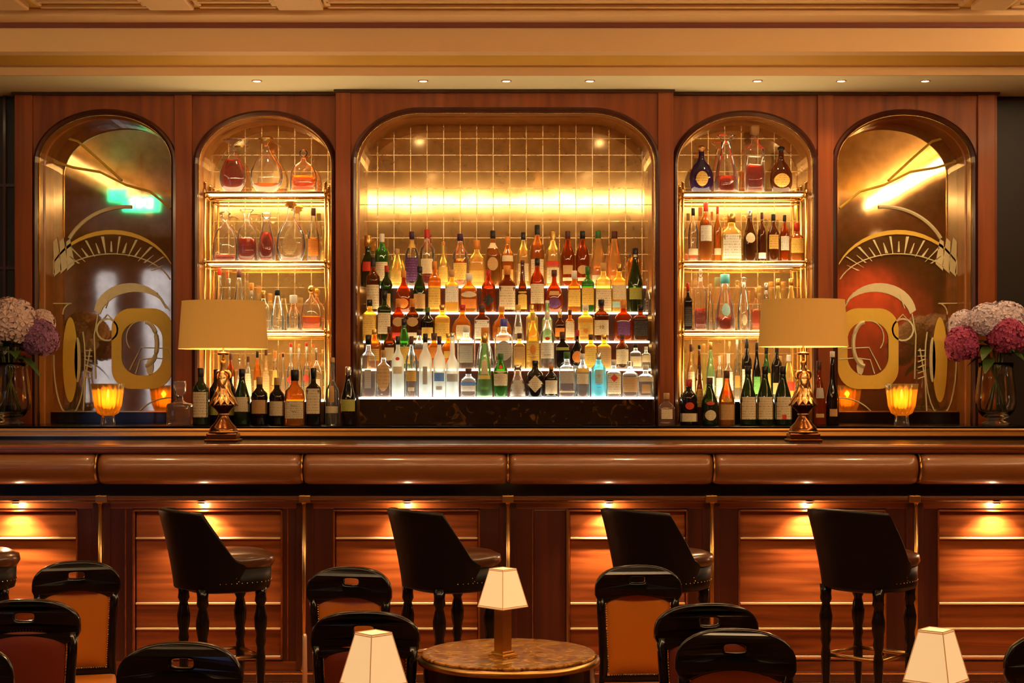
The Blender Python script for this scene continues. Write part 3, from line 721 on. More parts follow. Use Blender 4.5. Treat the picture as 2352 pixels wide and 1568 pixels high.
# ================================================================== BAR TOP LAMPS
def bar_lamp(u, label, bust):
    y = 8.19; s = y/F
    t = thing('table_lamp', label, 'lamp', (X(u, y), y, ZT+.0005))
    cu = u+2
    zz = lambda v: Z(v, y)-ZT
    h = lambda px: px*s
    # shade: tapered oval drum, open top and bottom
    def ring_wall(bm, r0, z0, r1, z1, th, dr=.62, seg=56):
        A = [];
        for (r, z) in ((r0, z0), (r1, z1), (r1-th, z1), (r0-th, z0)):
            A.append([bm.verts.new((r*math.cos(2*PI*i/seg), r*math.sin(2*PI*i/seg)*dr, z)) for i in range(seg)])
        for k in range(4):
            a, b = A[k], A[(k+1) % 4]
            for i in range(seg): bm.faces.new((a[i], a[(i+1) % seg], b[(i+1) % seg], b[i]))
    vt, vb = (692, 801) if u < 1000 else (689, 796)
    bm = nb(); ring_wall(bm, h(103), zz(vb), h(95), zz(vt), .003); obj('lamp_shade', bm, M_shade, t, smooth=False)
    bm = nb(); ring_wall(bm, h(103.6), zz(vb)-.001, h(103.4), zz(vb)+.006, .004); obj('shade_trim', bm, M_shade, t); bm = nb(); ring_wall(bm, h(95.6), zz(vt)-.004, h(95.4), zz(vt)+.001, .004); obj('shade_trim', bm, M_shade, t)
    bm = nb(); lathe(bm, [(.005, zz(835)), (.005, zz(720)), (.012, zz(718)), (.005, zz(712))], 12); lathe(bm, [(.030, zz(815)), (.034, zz(812)), (.034, zz(810)), (.012, zz(808))], 20)
    obj('stem', bm, M_brass, t, smooth=True)
    obj('light_bulb', lathe(nb(), [(.008, zz(775)), (.022, zz(755)), (.024, zz(745)), (.012, zz(732))], 14), mat('bulb_glass', (1, .9, .7), .4, emit=(1, .75, .42), es=4), t, smooth=True)
    add_light('bulb', 'POINT', (0, 0, zz(752)), E_LAMP, (1, .62, .28), t, size=.05)
    # plinth, urn
    bm = nb(); w2 = h(38)
    bx(bm, -w2, w2, -w2*.8, w2*.8, 0, h(5), .002); bx(bm, -w2*.9, w2*.9, -w2*.72, w2*.72, h(5), h(19), .006)
    obj('plinth', bm, M_bronze, t)
    bm = nb(); lathe(bm, [(h(32), h(19)), (h(33), h(24)), (h(29), h(33)), (h(18), h(45)), (h(11), h(58)), (h(12), h(66)), (h(19), h(74)), (h(28), h(81)), (h(30), h(84)), (h(26), h(86))], 32, off=(0, 0, 0))
    obj('urn', bm, M_bronze, t, smooth=True)
    bm = nb(); lathe(bm, [(h(33.5), h(20)), (h(34), h(23)), (h(31), h(25))], 32); lathe(bm, [(h(12.5), h(60)), (h(13.5), h(62)), (h(12.5), h(64))], 24); obj('gilt_band', bm, M_gold, t, smooth=True)
    # gilt acanthus foliage skirt
    bm = nb(); rnd = random.Random(u)
    for rrw, (n, r0, r1, zb, zt_, wd) in enumerate(((12, 30, 17, 84, 108, 9), (10, 24, 11, 92, 128, 8), (7, 16, 8, 112, 150, 7))):
        for i in range(n):
            a = 2*PI*(i+.5*rrw)/n; ca, sa = math.cos(a), math.sin(a)
            cols = []
            for j in range(6):
                q = j/5; r = h(r1+(r0-r1)*(1-q)**1.4 + (3.5*math.sin(q*PI))); z = h(zb+(zt_-zb)*q); wv = h(wd)*math.sin(PI*(.18+.8*(1-q)))
                if j == 0: r += h(3); z -= h(2)
                cols.append([bm.verts.new((r*ca-k*wv*sa+(0 if k else h(2)*ca), r*sa+k*wv*ca+(0 if k else h(2)*sa), z)) for k in (-1, -.45, 0, .45, 1)])
            for p, q_ in zip(cols, cols[1:]):
                for k in range(4): bm.faces.new((p[k], p[k+1], q_[k+1], q_[k]))
    o = obj('foliage', bm, M_gold, t, smooth=True); md = o.modifiers.new('s', 'SOLIDIFY'); md.thickness = .003
    bm = nb(); lathe(bm, [(h(22), h(84)), (h(16), h(100)), (h(9), h(120)), (h(8), h(160)), (h(5), h(172)), (h(7), h(180)), (h(4), h(188))], 20); obj('core', bm, M_brass_d, t, smooth=True)
    # ram masks with curling horns on the front and back
    for sgn in (-1, 1):
        bm = nb()
        bmesh.ops.create_uvsphere(bm, u_segments=18, v_segments=12, radius=1)
        for v in bm.verts:
            x, yy, z = v.co
            tap = 1-.38*max(0, -z)
            v.co = Vector((x*h(11)*tap, sgn*(h(9)+h(7)*(yy*sgn)*(1)+h(6)*max(0, -z)), h(142)+z*h(20)))
        for sx in (-1, 1):
            tube(bm, [(sx*h(6+9*math.sin(a*.9)), sgn*h(11+3*math.cos(a)), h(152)+h(9)*math.cos(a)) for a in [i*.42 for i in range(11)]], [h(3.6-.26*i) for i in range(11)], 8)
            tube(bm, [(sx*h(8), sgn*h(9), h(128)), (sx*h(15), sgn*h(13), h(112)), (sx*h(23), sgn*h(9), h(98)), (sx*h(27), sgn*h(5), h(90))], [h(3.2), h(3), h(2.6), h(2)], 8)
            bmesh.ops.create_icosphere(bm, subdivisions=1, radius=h(1.9), matrix=Matrix.Translation((sx*h(5.4), sgn*h(16.2), h(146))))
        obj('ram_mask', bm, M_gold, t, smooth=True)
    return t
bar_lamp(513, 'gilt ram-head urn lamp with tan drum shade, left end of the bar', 0)
bar_lamp(1845, 'gilt ram-head urn lamp with tan drum shade, right end of the bar', 1)

# ================================================================== TABLES AND SMALL LAMPS
def table(x, y, label, ztop=.68, r=.2835):
    t = thing('round_table', label, 'table', (x, y, 0), 0, None)
    obj('marble_top', lathe(nb(), [(r-.004, ztop-.012), (r, ztop-.008), (r, ztop-.003), (r-.005, ztop)], 72), M_tmarble, t, smooth=False)
    obj('brass_rim', lathe(nb(), [(r+.001, ztop-.030), (r+.012, ztop-.030), (r+.012, ztop-.018), (r+.001, ztop-.010)], 72, closed=False), M_brass_d, t, smooth=True)
    obj('apron', lathe(nb(), [(r-.012, ztop-.11), (r-.004, ztop-.105), (r-.004, ztop-.035), (r+.010, ztop-.030), (r-.01, ztop-.012)], 72), M_black, t, smooth=False)
    obj('column', lathe(nb(), [(.17, .001), (.17, .02), (.15, .035), (.07, .06), (.045, .10), (.04, .30), (.055, .45), (.04, .52), (.10, ztop-.11)], 32), M_black, t, smooth=True)
    return t
def small_lamp(x, y, ztop, label, rz=PI/4+.05):
    t = thing('table_lamp', label, 'lamp', (x, y, ztop+.0005), rz, 'small square lamps on the tables')
    bm = nb(); bx(bm, -.034, .034, -.034, .034, 0, .008, .002); bx(bm, -.027, .027, -.027, .027, .008, .018, .003); obj('base', bm, M_brass, t)
    bm = nb(); bx(bm, -.020, .020, -.020, .020, .018, .19, .0015); obj('stem', bm, M_brass_d, t)
    # four-sided shade, open top
    b0, b1, z0, z1 = .0565, .030, .160, .281
    bm = nb(); R = []
    for (a, z) in ((b0, z0), (b1, z1), (b1-.002, z1), (b0-.002, z0)):
        R.append([bm.verts.new((sx*a, sy*a, z)) for sx, sy in ((-1, -1), (1, -1), (1, 1), (-1, 1))])
    for k in range(4):
        for i in range(4): bm.faces.new((R[k][i], R[k][(i+1) % 4], R[(k+1) % 4][(i+1) % 4], R[(k+1) % 4][i]))
    obj('lamp_shade', bm, M_shade2, t)
    bm = nb()
    for sx, sy in ((-1, -1), (1, -1), (1, 1), (-1, 1)): tube(bm, [(sx*b0, sy*b0, z0), (sx*b1, sy*b1, z1)], .0014, 6)
    for a, z in ((b0, z0), (b0-.0008, z0+.004), (b1, z1), (b1+.0008, z1-.004)):
        tube(bm, [(-a, -a, z), (a, -a, z), (a, a, z), (-a, a, z)], .0016, 6, closed=True)
    obj('shade_binding', bm, M_trim2, t)
    obj('light_bulb', lathe(nb(), [(.006, .19), (.013, .205), (.013, .22), (.006, .232)], 12), MATS['bulb_glass'], t, smooth=True)
    add_light('bulb', 'POINT', (0, 0, .222), 1.1, (1, .66, .34), t, size=.012)
    add_light('bulb', 'SPOT', (0, 0, .158), 2.6, (1, .62, .3), t, size=.01, spot=2.4)
    return t
T1 = (X(1169, 4.82), 4.82)
table(*T1, 'small round table with amber marble top and black base, centre front')
small_lamp(X(1155, 4.74), 4.74, .68, 'small lit square-shaded brass lamp on the marble table, whole in view', PI/4)
table(X(858, 3.47), 3.47, 'round black table below the front left lamp')
small_lamp(X(858, 3.47), 3.47, .68, 'small lit square-shaded lamp at bottom left of centre, in front of a chair', PI/4-.02)
table(X(2150, 3.5), 3.5, 'round black table below the front right lamp')
small_lamp(X(2150, 3.5), 3.5, .682, 'small lit square-shaded lamp at the bottom right corner', PI/4+.08)

# ================================================================== DINING CHAIRS
def bend(me, k=.32):
    for v in me.vertices: v.co.y += -k*v.co.x*v.co.x*1.0
def chair_proto():
    t = thing('dining_chair', 'x', 'chair')
    W, H = .172, .81
    # crest rail: broad arched top with hand slot and rounded ears
    out = []
    n = 18
    for i in range(n+1):
        a = PI-PI*i/n
        out.append((W*math.copysign(abs(math.cos(a))**.8, math.cos(a)), .722+.088*abs(math.sin(a))**.9))
    out += [(.172, .70), (.165, .685), (.152, .672), (.140, .668)]
    for i in range(9):
        x = .138-.276*i/8; out.append((x, .668+.030*(1-(x/.138)**2)))
    out += [(-.140, .668), (-.152, .672), (-.165, .685), (-.172, .70)]
    slot = [(.040*math.copysign(abs(math.cos(b))**.6, math.cos(b)), .757+.021*math.copysign(abs(math.sin(b))**.6, math.sin(b))-.0*0) for b in [2*PI*i/16 for i in range(16)]]
    me = plate(out, [slot], .034, .007); bend(me, 1.1); o = link('crest_rail', me, M_black, t, (0, 0, 0))
    # side posts
    for sx in (-1, 1):
        bm = nb()
        pts = [(sx*.155, -.026, .70), (sx*.152, -.026, .62), (sx*.146, -.024, .52), (sx*.142, -.02, .40), (sx*.145, -.01, .30), (sx*.150, .03, .12), (sx*.155, .06, .001)]
        tube(bm, pts, [.018, .017, .017, .018, .018, .016, .014], 10); obj('rear_leg', bm, M_black, t, smooth=True)
        bm = nb(); tube(bm, [(sx*.15, -.40, .29), (sx*.15, -.40, .25), (sx*.152, -.41, .12), (sx*.155, -.415, .001)], [.022, .021, .015, .012], 10); obj('front_leg', bm, M_black, t, smooth=True)
    # upholstered panel, padded both sides
    def pad(side):
        bm = nb(); nx, nz = 12, 14; G_ = []
        for j in range(nz+1):
            q = j/nz; row = []
            for i in range(nx+1):
                x = (-1+2*i/nx)*(.120+.014*q); top = .682+.024*(1-(x/.138)**2)
                z = .368+(top-.368)*q
                e = (1-(abs(-1+2*i/nx))**6)*(1-abs(2*q-1)**8)
                row.append(bm.verts.new((x, -1.1*x*x+side*(.008+.016*e), z)))
            G_.append(row)
        for a, b in zip(G_, G_[1:]):
            for i in range(nx): bm.faces.new((a[i], a[i+1], b[i+1], b[i]))
        return bm
    obj('front_pad', pad(-1), M_orange, t, smooth=True)
    o = obj('rear_pad', pad(1), mat('shaded_orange_leather', (.16, .022, .006), .45, bump=.06, vscale=70), t, smooth=True)  # orange leather again, the unlit side's shade put into its colour
    bm = nb()
    def nail(x, z):
        bmesh.ops.create_icosphere(bm, subdivisions=1, radius=.0030, matrix=Matrix.Translation((x, -1.1*x*x-.014, z)))
    for i in range(27):
        x = -.134+.268*i/26; nail(x, .684+.024*(1-(x/.138)**2))
    for sx in (-1, 1):
        for j in range(32):
            q = j/32; nail(sx*(.121+.014*q), .368+.315*q)
    for i in range(25): nail(-.118+.236*i/24, .367)
    o = obj('nailheads', bm, M_brass, t, smooth=True)
    bm = nb(); bx(bm, -.142, .142, -.035, -.005, .325, .366, .006); obj('lower_rail', bm, M_black, t)
    bm = nb(); bx(bm, -.165, .165, -.42, -.03, .255, .30, .01); obj('seat_frame', bm, M_black, t)
    bm = nb(); bx(bm, -.16, .16, -.415, -.045, .295, .345, .020); obj('seat', bm, M_orange, t, smooth=True)
    return t
def copy_tree(o, parent=None):
    c = o.copy(); C.objects.link(c); c.parent = parent
    for ch in list(o.children):
        d = ch.copy(); C.objects.link(d); d.parent = c
        for g_ in ch.children:
            e = g_.copy(); C.objects.link(e); e.parent = d
    return c
ch0 = chair_proto()
CH = [(808, 6.04, -12, 'black framed chair with brass-nailed orange back, left of the centre table, further of two'),
      (176, 6.25, 16, 'black framed chair with brass-nailed orange back below the far left panel'),
      (1463, 6.11, 4, 'black framed orange-backed chair right of the marble table, standing full back to the bar'),
      (58, 5.08, 184, 'black framed chair seen from behind with shade-darkened orange back panel, far left'),
      (-112, 4.2, 8, 'chair of which only a shiny black corner shows at the bottom left edge'),
      (421, 4.21, -3, 'black framed chair at bottom left whose nailed back is cut by the frame'),
      (836, 4.80, 178, 'black framed chair seen from behind, left of the marble table, nearer of two'),
      (1628, 4.98, 186, 'black framed chair seen from behind, half hidden behind the nearer right chair'),
      (1688, 4.45, -6, 'black framed chair with nailed orange back at bottom right of the marble table'),
      (2436, 4.38, 0, 'black framed chair partly cut off by the right edge of the picture')]
for i, (u, y, r, lb) in enumerate(CH):
    c = ch0 if i == 0 else copy_tree(ch0)
    c.location = (X(u, y), y, 0); c.rotation_euler = (0, 0, math.radians(r)); c['label'] = lb; c['group'] = 'dining chairs around the small tables'

# ================================================================== BAR STOOLS
def stool_proto():
    t = thing('bar_stool', 'x', 'stool')
    # shell wraps the back; local front is +Y
    def shell(th0, R0, R1, zfun, zbot, m, name, inner):
        bm = nb(); n = 40; A = []; nz = 12
        for i in range(n+1):
            th = math.radians(-th0+2*th0*i/n); row = []
            zt = zfun(math.degrees(th))
            for j in range(nz+1):
                q = j/nz; z = zbot+(zt-zbot)*q
                fl = (R0+(R1-R0)*((z-zbot)/(.95-zbot))**1.3)-inner
                row.append(bm.verts.new((fl*math.sin(th)*1.0, -fl*math.cos(th), z)))
            A.append(row)
        for a, b in zip(A, A[1:]):
            for j in range(nz): bm.faces.new((a[j], b[j], b[j+1], a[j+1]))
        return A, bm
    def zf(d):
        d = abs(d)
        if d < 56: return .955-.014*(d/56)**2
        if d < 92: return .941-.213*((d-56)/36)**.85
        return .728-.03*((d-92)/18)
    A, bm = shell(110, .165, .235, zf, .585, None, 'x', 0)
    o = obj('backrest', bm, M_blackleather, t, smooth=True)
    md = o.modifiers.new('s', 'SOLIDIFY'); md.thickness = .030; md.offset = 1
    bv = o.modifiers.new('b', 'BEVEL'); bv.width = .008; bv.segments = 2; bv.limit_method = 'ANGLE'; bv.angle_limit = 1.0
    # seat cushion
    obj('seat', lathe(nb(), [(.15, .66), (.19, .672), (.205, .70), (.20, .728), (.165, .745), (.08, .752)], 40, n=2.6, off=(0, .045, 0)), M_seatleather, t, smooth=True)
    obj('seat_apron', lathe(nb(), [(.165, .565), (.19, .575), (.196, .60), (.198, .675)], 40, n=2.6, off=(0, .035, 0)), M_blackleather, t, smooth=True)
    bm = nb()
    for i in range(34):
        a = math.radians(-25+230*i/33); k = (abs(math.cos(a))**2.6+abs(math.sin(a))**2.6)**(-1/2.6)
        bmesh.ops.create_icosphere(bm, subdivisions=1, radius=.0032, matrix=Matrix.Translation((.198*k*math.cos(a), .035+.198*k*math.sin(a), .612)))
    for sx in (-1, 1):
        for j in range(6):
            bmesh.ops.create_icosphere(bm, subdivisions=1, radius=.0032, matrix=Matrix.Translation((sx*(.206-.002*j), -.03+.012*j, .70-.016*j)))
    obj('nailheads', bm, M_brass, t, smooth=True)
    prof = [(.016, .001), (.019, .01), (.014, .06), (.020, .18), (.022, .26), (.017, .30), (.024, .33), (.020, .36), (.028, .40), (.030, .44), (.024, .475), (.018, .50), (.027, .52), (.024, .545), (.028, .59)]
    for sx in (-1, 1):
        for sy in (-1, 1):
            obj('leg', lathe(nb(), prof, 16, off=(sx*.135, .02+sy*.135, 0)), M_black, t, smooth=True)
    bm = nb(); q = [(-.135, -.115), (.135, -.115), (.135, .155), (-.135, .155)]
    for i in range(4): a, b = q[i], q[(i+1) % 4]; tube(bm, [(*a, .26), (*b, .26)], .010, 8)
    obj('footrest', bm, M_brass_d, t, smooth=True)
    return t
st0 = stool_proto()
ST = [(500, 'black leather bar stool, second from the left, its back before the lit panel'), (-88, 'bar stool at the left edge of which only the seat shows'),
      (1022, 'black leather bar stool behind the lit table lamp'), (1512, 'black leather bar stool behind the chair right of the marble table'),
      (1988, 'black leather bar stool furthest right, before the dim panel')]
for i, (u, lb) in enumerate(ST):
    c = st0 if i == 0 else copy_tree(st0)
    c.scale = (1.06, 1.06, 1.03); c.location = (X(u, 7.12), 7.12, 0); c.rotation_euler = (0, 0, math.radians((-60, -60, -55, -49, -45)[i])); c['label'] = lb; c['group'] = 'bar stools along the counter'
# ================================================================== BOTTLES
# outline types: (r/halfwidth, z/height); cap starts at the given fraction of the height
SHAPE = {
 'std':   (2.0, 1, [(0,.0),(.93,.0),(1,.02),(1,.54),(.97,.60),(.80,.67),(.45,.74),(.34,.79),(.33,.90)], .86, .36),
 'bord':  (2.0, 1, [(0,0),(.95,0),(1,.02),(1,.58),(.94,.66),(.60,.72),(.38,.77),(.36,.92)], .84, .38),
 'burg':  (2.0, 1, [(0,0),(.95,0),(1,.02),(1,.40),(.93,.50),(.60,.66),(.40,.76),(.34,.84),(.34,.93)], .86, .37),
 'square':(5.0, .8, [(0,0),(.95,0),(1,.015),(1,.60),(.95,.655),(.62,.70),(.34,.74),(.33,.86)], .84, .40),
 'cone':  (2.0, 1, [(0,0),(.95,0),(1,.02),(1,.30),(.92,.38),(.62,.62),(.38,.80),(.34,.90)], .86, .38),
 'round': (2.0, .6, [(0,0),(.60,0),(.74,.02),(.95,.16),(1,.28),(.94,.42),(.70,.56),(.36,.66),(.24,.74),(.22,.88)], .84, .30),
 'tall':  (2.0, 1, [(0,0),(.95,0),(1,.02),(1,.48),(.94,.53),(.55,.60),(.36,.66),(.34,.95)], .93, .36),
 'squat': (4.0, .7, [(0,0),(.95,0),(1,.02),(1,.52),(.92,.62),(.50,.70),(.36,.74),(.34,.84)], .80, .42),
 'drop':  (2.0, .45, [(0,0),(.40,.0),(.55,.01),(.90,.14),(1,.26),(.93,.40),(.62,.58),(.30,.70),(.17,.78),(.16,.84)], .83, .22),
 'dome':  (2.6, .55, [(0,0),(.96,0),(1,.02),(1,.30),(.93,.46),(.74,.60),(.42,.68),(.20,.72),(.18,.80)], .76, .26),
 'bell':  (2.0, 1, [(0,0),(.95,0),(1,.03),(.96,.20),(.78,.45),(.56,.62),(.44,.72),(.42,.88)], .84, .46),
 'flask': (3.0, .5, [(0,0),(.92,0),(1,.02),(1,.46),(.88,.60),(.55,.68),(.30,.72),(.28,.84)], .80, .36),
 'sqdec': (6.0, .95, [(0,0),(.97,0),(1,.02),(1,.44),(.94,.48),(.50,.52),(.28,.56),(.26,.66)], .62, .44),
 'pot':   (2.0, 1, [(0,0),(.9,0),(1,.03),(1,.40),(.85,.52),(.50,.62),(.40,.70),(.50,.80)], .78, .55),
 'thin':  (2.0, 1, [(0,0),(.95,0),(1,.02),(1,.36),(.80,.46),(.48,.58),(.34,.80),(.32,.95)], .92, .38),
 'tapered':(2.0, 1, [(0,0),(.80,0),(.84,.02),(1,.40),(1,.55),(.86,.64),(.45,.74),(.34,.80),(.33,.90)], .86, .38),
}
def body_r(prof, q):
    for (r0, z0), (r1, z1) in zip(prof, prof[1:]):
        if z0 <= q <= z1 and z1 > z0: return r0+(r1-r0)*(q-z0)/(z1-z0)
    return prof[-1][0]
def label_patch(bm, prof, hw, H, n, dr, z0, z1, wfrac, form='rect', out=.0012):
    """a patch wrapped on the front (-Y) of the body"""
    def pt(a, q):        # a -1..1 across, q height fraction
        r = body_r(prof, q)*hw
        th = math.asin(max(-1, min(1, a*wfrac)))
        c, s = math.sin(th), -math.cos(th)
        k = 1.0 if n == 2.0 else (abs(c)**n+abs(s)**n)**(-1/n)
        return Vector((r*k*c, (r*k*s)*dr-out, q*H))
    if form == 'rect':
        nx, nz = 10, 4; G_ = [[bm.verts.new(pt(-1+2*i/nx, z0+(z1-z0)*j/nz)) for i in range(nx+1)] for j in range(nz+1)]
        for a, b in zip(G_, G_[1:]):
            for i in range(nx): bm.faces.new((a[i], a[i+1], b[i+1], b[i]))
    else:
        m = 20; cz = (z0+z1)/2; hz = (z1-z0)/2
        c0 = bm.verts.new(pt(0, cz)); prev = None; rings = []
        for rr in (.25, .5, .75, 1):
            ring = []
            for i in range(m):
                t = 2*PI*i/m; a, b = math.cos(t), math.sin(t)
                if form == 'diamond': k = 1/(abs(a)+abs(b)); a *= k; b *= k
                ring.append(bm.verts.new(pt(a*rr, cz+b*rr*hz)))
            rings.append(ring)
        for i in range(m):
            bm.faces.new((c0, rings[0][i], rings[0][(i+1) % m]))
            for ra, rb in zip(rings, rings[1:]): bm.faces.new((ra[i], rb[i], rb[(i+1) % m], ra[(i+1) % m]))
COLN = {'clear': 'clear', 'frost': 'frosted', 'amber': 'amber', 'pale': 'pale gold', 'red': 'dark red', 'orange': 'orange', 'brown': 'brown', 'dark': 'black',
        'green': 'green', 'dgreen': 'dark green', 'blue': 'sky blue', 'purple': 'deep purple', 'lgreen': 'light green', 'smoke': 'smoky', 'gold': 'golden'}
SHN = {'std': '', 'bord': 'high-shouldered ', 'burg': 'sloping ', 'square': 'square ', 'cone': 'conical ', 'round': 'round ', 'tall': 'long-necked ', 'squat': 'squat square ', 'drop': 'teardrop ',
       'dome': 'domed ', 'bell': 'bell-shaped ', 'flask': 'flat ', 'sqdec': 'cut square ', 'pot': 'jar-like ', 'thin': 'slim ', 'tapered': 'tapered '}
CAPN = {k: k.replace('silver', 'silvery').replace('clear', 'glass')+' cap' for k in CP}; CAPN['cork'] = 'cork stopper'; CAPN['clear'] = 'glass stopper'
USED = {}
def bottle(name, cat, u, vt, wpx, y, zbase, vbase, shape, gl, cap, labs=(), liq=None, place='', group=None, stopper=None, rot=0, txt=None, extra=''):
    s = y/F; hw = wpx*s/2; H = (vbase-vt)*s
    n, dr, prof, c0, cr = SHAPE[shape]
    nm = 'decanter' if name == 'decanter' else 'bottle' if name == 'liquor_bottle' else 'wine bottle'
    capw = ''
    base = '%s %s' % (COLN[gl], nm)
    feats = []
    if labs: feats.append(COLLAB(labs[0]))
    if liq: feats.append(COLN[liq[0]].replace('black', 'dark')+' spirit')
    feats.append(CAPN[cap] if not stopper else {'ball': 'ball', 'fan': 'fan', 'crown': 'ornate', 'block': 'block'}[stopper]+' stopper')
    def mk(sh, fs): return (sh+base+(' with '+' and '.join(fs) if fs else '')+', '+place).strip()
    lab = mk('', feats[:1])
    if len(lab.replace('-', ' ').split()) > 16: lab = mk('', [])
    for cand in (mk('', feats[:2]), mk(SHN[shape], feats[:1]), mk(SHN[shape], feats[:2])):
        if len(cand.replace('-', ' ').split()) <= 16: lab = cand
    t = thing(name, lab, cat, (X(u, y), y, zbase+.0006), rot, group)
    seg = 24
    bm = nb(); p = [(r*hw, z*H) for r, z in prof if r > 0]
    lathe(bm, p, 32, n, dr); obj('glass_body', bm, G[gl], t, smooth=True)
    if liq:                                       # spirit inside, up to a level
        lc, lv = liq; pr = [(r*hw*.9, max(z*H, .006)) for r, z in prof if r > 0 and z < lv]
        pr.append((body_r(prof, lv)*hw*.9, lv*H))
        bm = nb(); lathe(bm, pr, seg, n, dr*.92); obj('spirit', bm, G[lc], t, smooth=True)
    rn = prof[-1][0]*hw; rc = cr*hw; bm = nb()
    ze = prof[-1][1]*H
    if stopper == 'ball':
        lathe(bm, [(rn*.8, ze-.004), (rn*.9, ze+.004)]+[(hw*.34*math.sin(PI*(.12+.86*i/8)), ze+.004+(H-ze-.004)*(.5-.5*math.cos(PI*(.12+.86*i/8)))) for i in range(9)], 16)
    elif stopper == 'fan':
        lathe(bm, [(rn*.9, ze-.004), (rn*.7, ze+.004), (rn*1.1, ze+.4*(H-ze)), (hw*.75, ze+.86*(H-ze)), (hw*.62, H)], 16, 3, .5, flute=.08, nfl=8)
    elif stopper == 'crown':
        lathe(bm, [(rn*.9, ze-.004), (rn*.8, ze+.003), (hw*.40, ze+.3*(H-ze)), (hw*.30, ze+.5*(H-ze)), (hw*.46, ze+.66*(H-ze)), (hw*.34, ze+.85*(H-ze)), (hw*.12, H)], 18, flute=.16, nfl=6)
    elif stopper == 'block':
        lathe(bm, [(rn*.9, ze-.004), (rn*.9, ze+.003), (hw*.44, ze+.1*(H-ze)), (hw*.50, ze+.75*(H-ze)), (hw*.46, H)], 20, 6, .9)
    else:
        lathe(bm, [(max(rn*1.04, rc*.92), c0*H), (rc, c0*H+.002), (rc, H-.003), (rc*.9, H)], 16)
    obj('stopper' if (stopper or cap in ('cork', 'clear')) else 'cap', bm, CP[cap], t, smooth=True)
    for L_ in labs:
        col, z0, z1, wf = L_[:4]; form = L_[4] if len(L_) > 4 else 'rect'
        bm = nb(); label_patch(bm, prof, hw, H, n, dr, z0, z1, wf, form, (.0012 if form == 'rect' else .0022)+.0007*labs.index(L_))
        obj('neck_label' if z0 > .62 else 'label', bm, LB[col], t, smooth=True)
    if txt:
        for (sx, sz, q, colr) in txt:
            me = text_mesh(sx, sz, .0003); link('lettering', me, colr, t, (0, -hw*dr*(1.0 if n == 2 else 1.0)-.0035, q*H))
    return t
def COLLAB(L_):
    f = {'circle': 'round ', 'diamond': 'diamond ', 'rect': ''}[L_[4] if len(L_) > 4 else 'rect']
    return f+L_[0].replace('ygreen', 'yellow-green').replace('lblue', 'pale blue')+' label'
ORD = ['first', 'second', 'third', 'fourth', 'fifth', 'sixth', 'seventh', 'eighth', 'ninth', 'tenth', 'eleventh', 'twelfth', 'thirteenth', 'fourteenth', 'fifteenth', 'sixteenth', 'seventeenth', 'eighteenth', 'nineteenth', 'twentieth', 'twenty-first', 'twenty-second']
INK = mat('black_ink', (.02, .02, .02), .5); INKR = mat('red_ink', (.5, .05, .02), .5); INKW = mat('white_ink', (.85, .85, .8), .5)
c_ = lambda a=.16, b=.5, w=.82: ('cream', a, b, w)
def row(data, y, z, vb, where, group, yj=None, name='liquor_bottle'):
    ws = [d[2]*1.05 for d in data]; dys = [(d[7].get('dy', 0) if len(d) > 7 else 0) for d in data]
    for it in range(4):
        for i in range(len(data)-1):
            gap = data[i+1][0]-data[i][0]-.8
            if abs(dys[i]-dys[i+1]) < .03 and (ws[i]+ws[i+1])/2 > gap:
                k = gap*2/(ws[i]+ws[i+1]); ws[i] *= k; ws[i+1] *= k
    for i, d in enumerate(data):
        u, vt, w, sh, gl, cap = d[:6]; w = ws[i]; labs = d[6] if len(d) > 6 else (); kw = dict(d[7]) if len(d) > 7 else {}
        yy = y+kw.pop('dy', 0); zz = kw.pop('z', z)
        bottle(kw.pop('name', name), kw.pop('cat', 'bottle'), u, vt, w, yy, zz, vb+kw.pop('dv', 0), sh, gl, cap, labs, place='%s from left %s' % (ORD[i], where), group=group, **kw)
# ---- top tier of the centre display
R4 = [
 (845, 541, 30, 'pot', 'dgreen', 'gold', [('red', .30, .48, .8)]),
 (877, 537, 32, 'bord', 'green', 'white', [('cream', .10, .46, .85)]),
 (912, 572, 31, 'burg', 'pale', 'cork', [('yellow', .08, .42, .8)]),
 (946, 532, 31, 'tapered', 'clear', 'purple', [('purple', .10, .52, .9), ('gold', .70, .84, .9)], {'liq': ('brown', .3)}),
 (981, 527, 33, 'bord', 'clear', 'red', [('cream', .22, .48, .8)], {'liq': ('red', .40)}),
 (1018, 556, 23, 'tall', 'pale', 'orange', [('yellow', .10, .44, .85)]),
 (1057, 537, 36, 'tapered', 'clear', 'purple', [('yellow', .12, .44, .8)], {'liq': ('orange', .52)}),
 (1095, 552, 34, 'squat', 'pale', 'orange', [('yellow', .10, .34, .8)]),
 (1132, 530, 35, 'std', 'amber', 'black', [('tan', .28, .52, .7, 'circle'), ('cream', .68, .78, .9)], {'liq': ('brown', .56)}),
 (1166, 544, 32, 'std', 'amber', 'orange', [('yellow', .10, .34, .8), ('cream', .50, .62, .8)]),
 (1202, 534, 31, 'std', 'pale', 'black', [('cream', .10, .42, .8)]),
 (1234, 517, 34, 'bord', 'amber', 'black', [('cream', .08, .44, .88)]),
 (1270, 532, 32, 'bord', 'pale', 'gold', [('cream', .06, .34, .85), ('red', .37, .46, .9)]),
 (1304, 531, 33, 'tapered', 'red', 'brown', [('tan', .22, .38, .7), ('cream', .10, .16, .8)]),
 (1338, 531, 33, 'tapered', 'red', 'black', [('tan', .22, .38, .75, 'circle'), ('cream', .10, .16, .8)]),
 (1374, 530, 38, 'cone', 'pale', 'green', [('cream', .05, .20, .8)], {'liq': ('amber', .36)}),
 (1411, 531, 38, 'cone', 'pale', 'brown', [('yellow', .12, .2, .5)], {'liq': ('orange', .2)}),
 (1457, 570, 30, 'bord', 'amber', 'brown', [('yellow', .1, .4, .7)])]
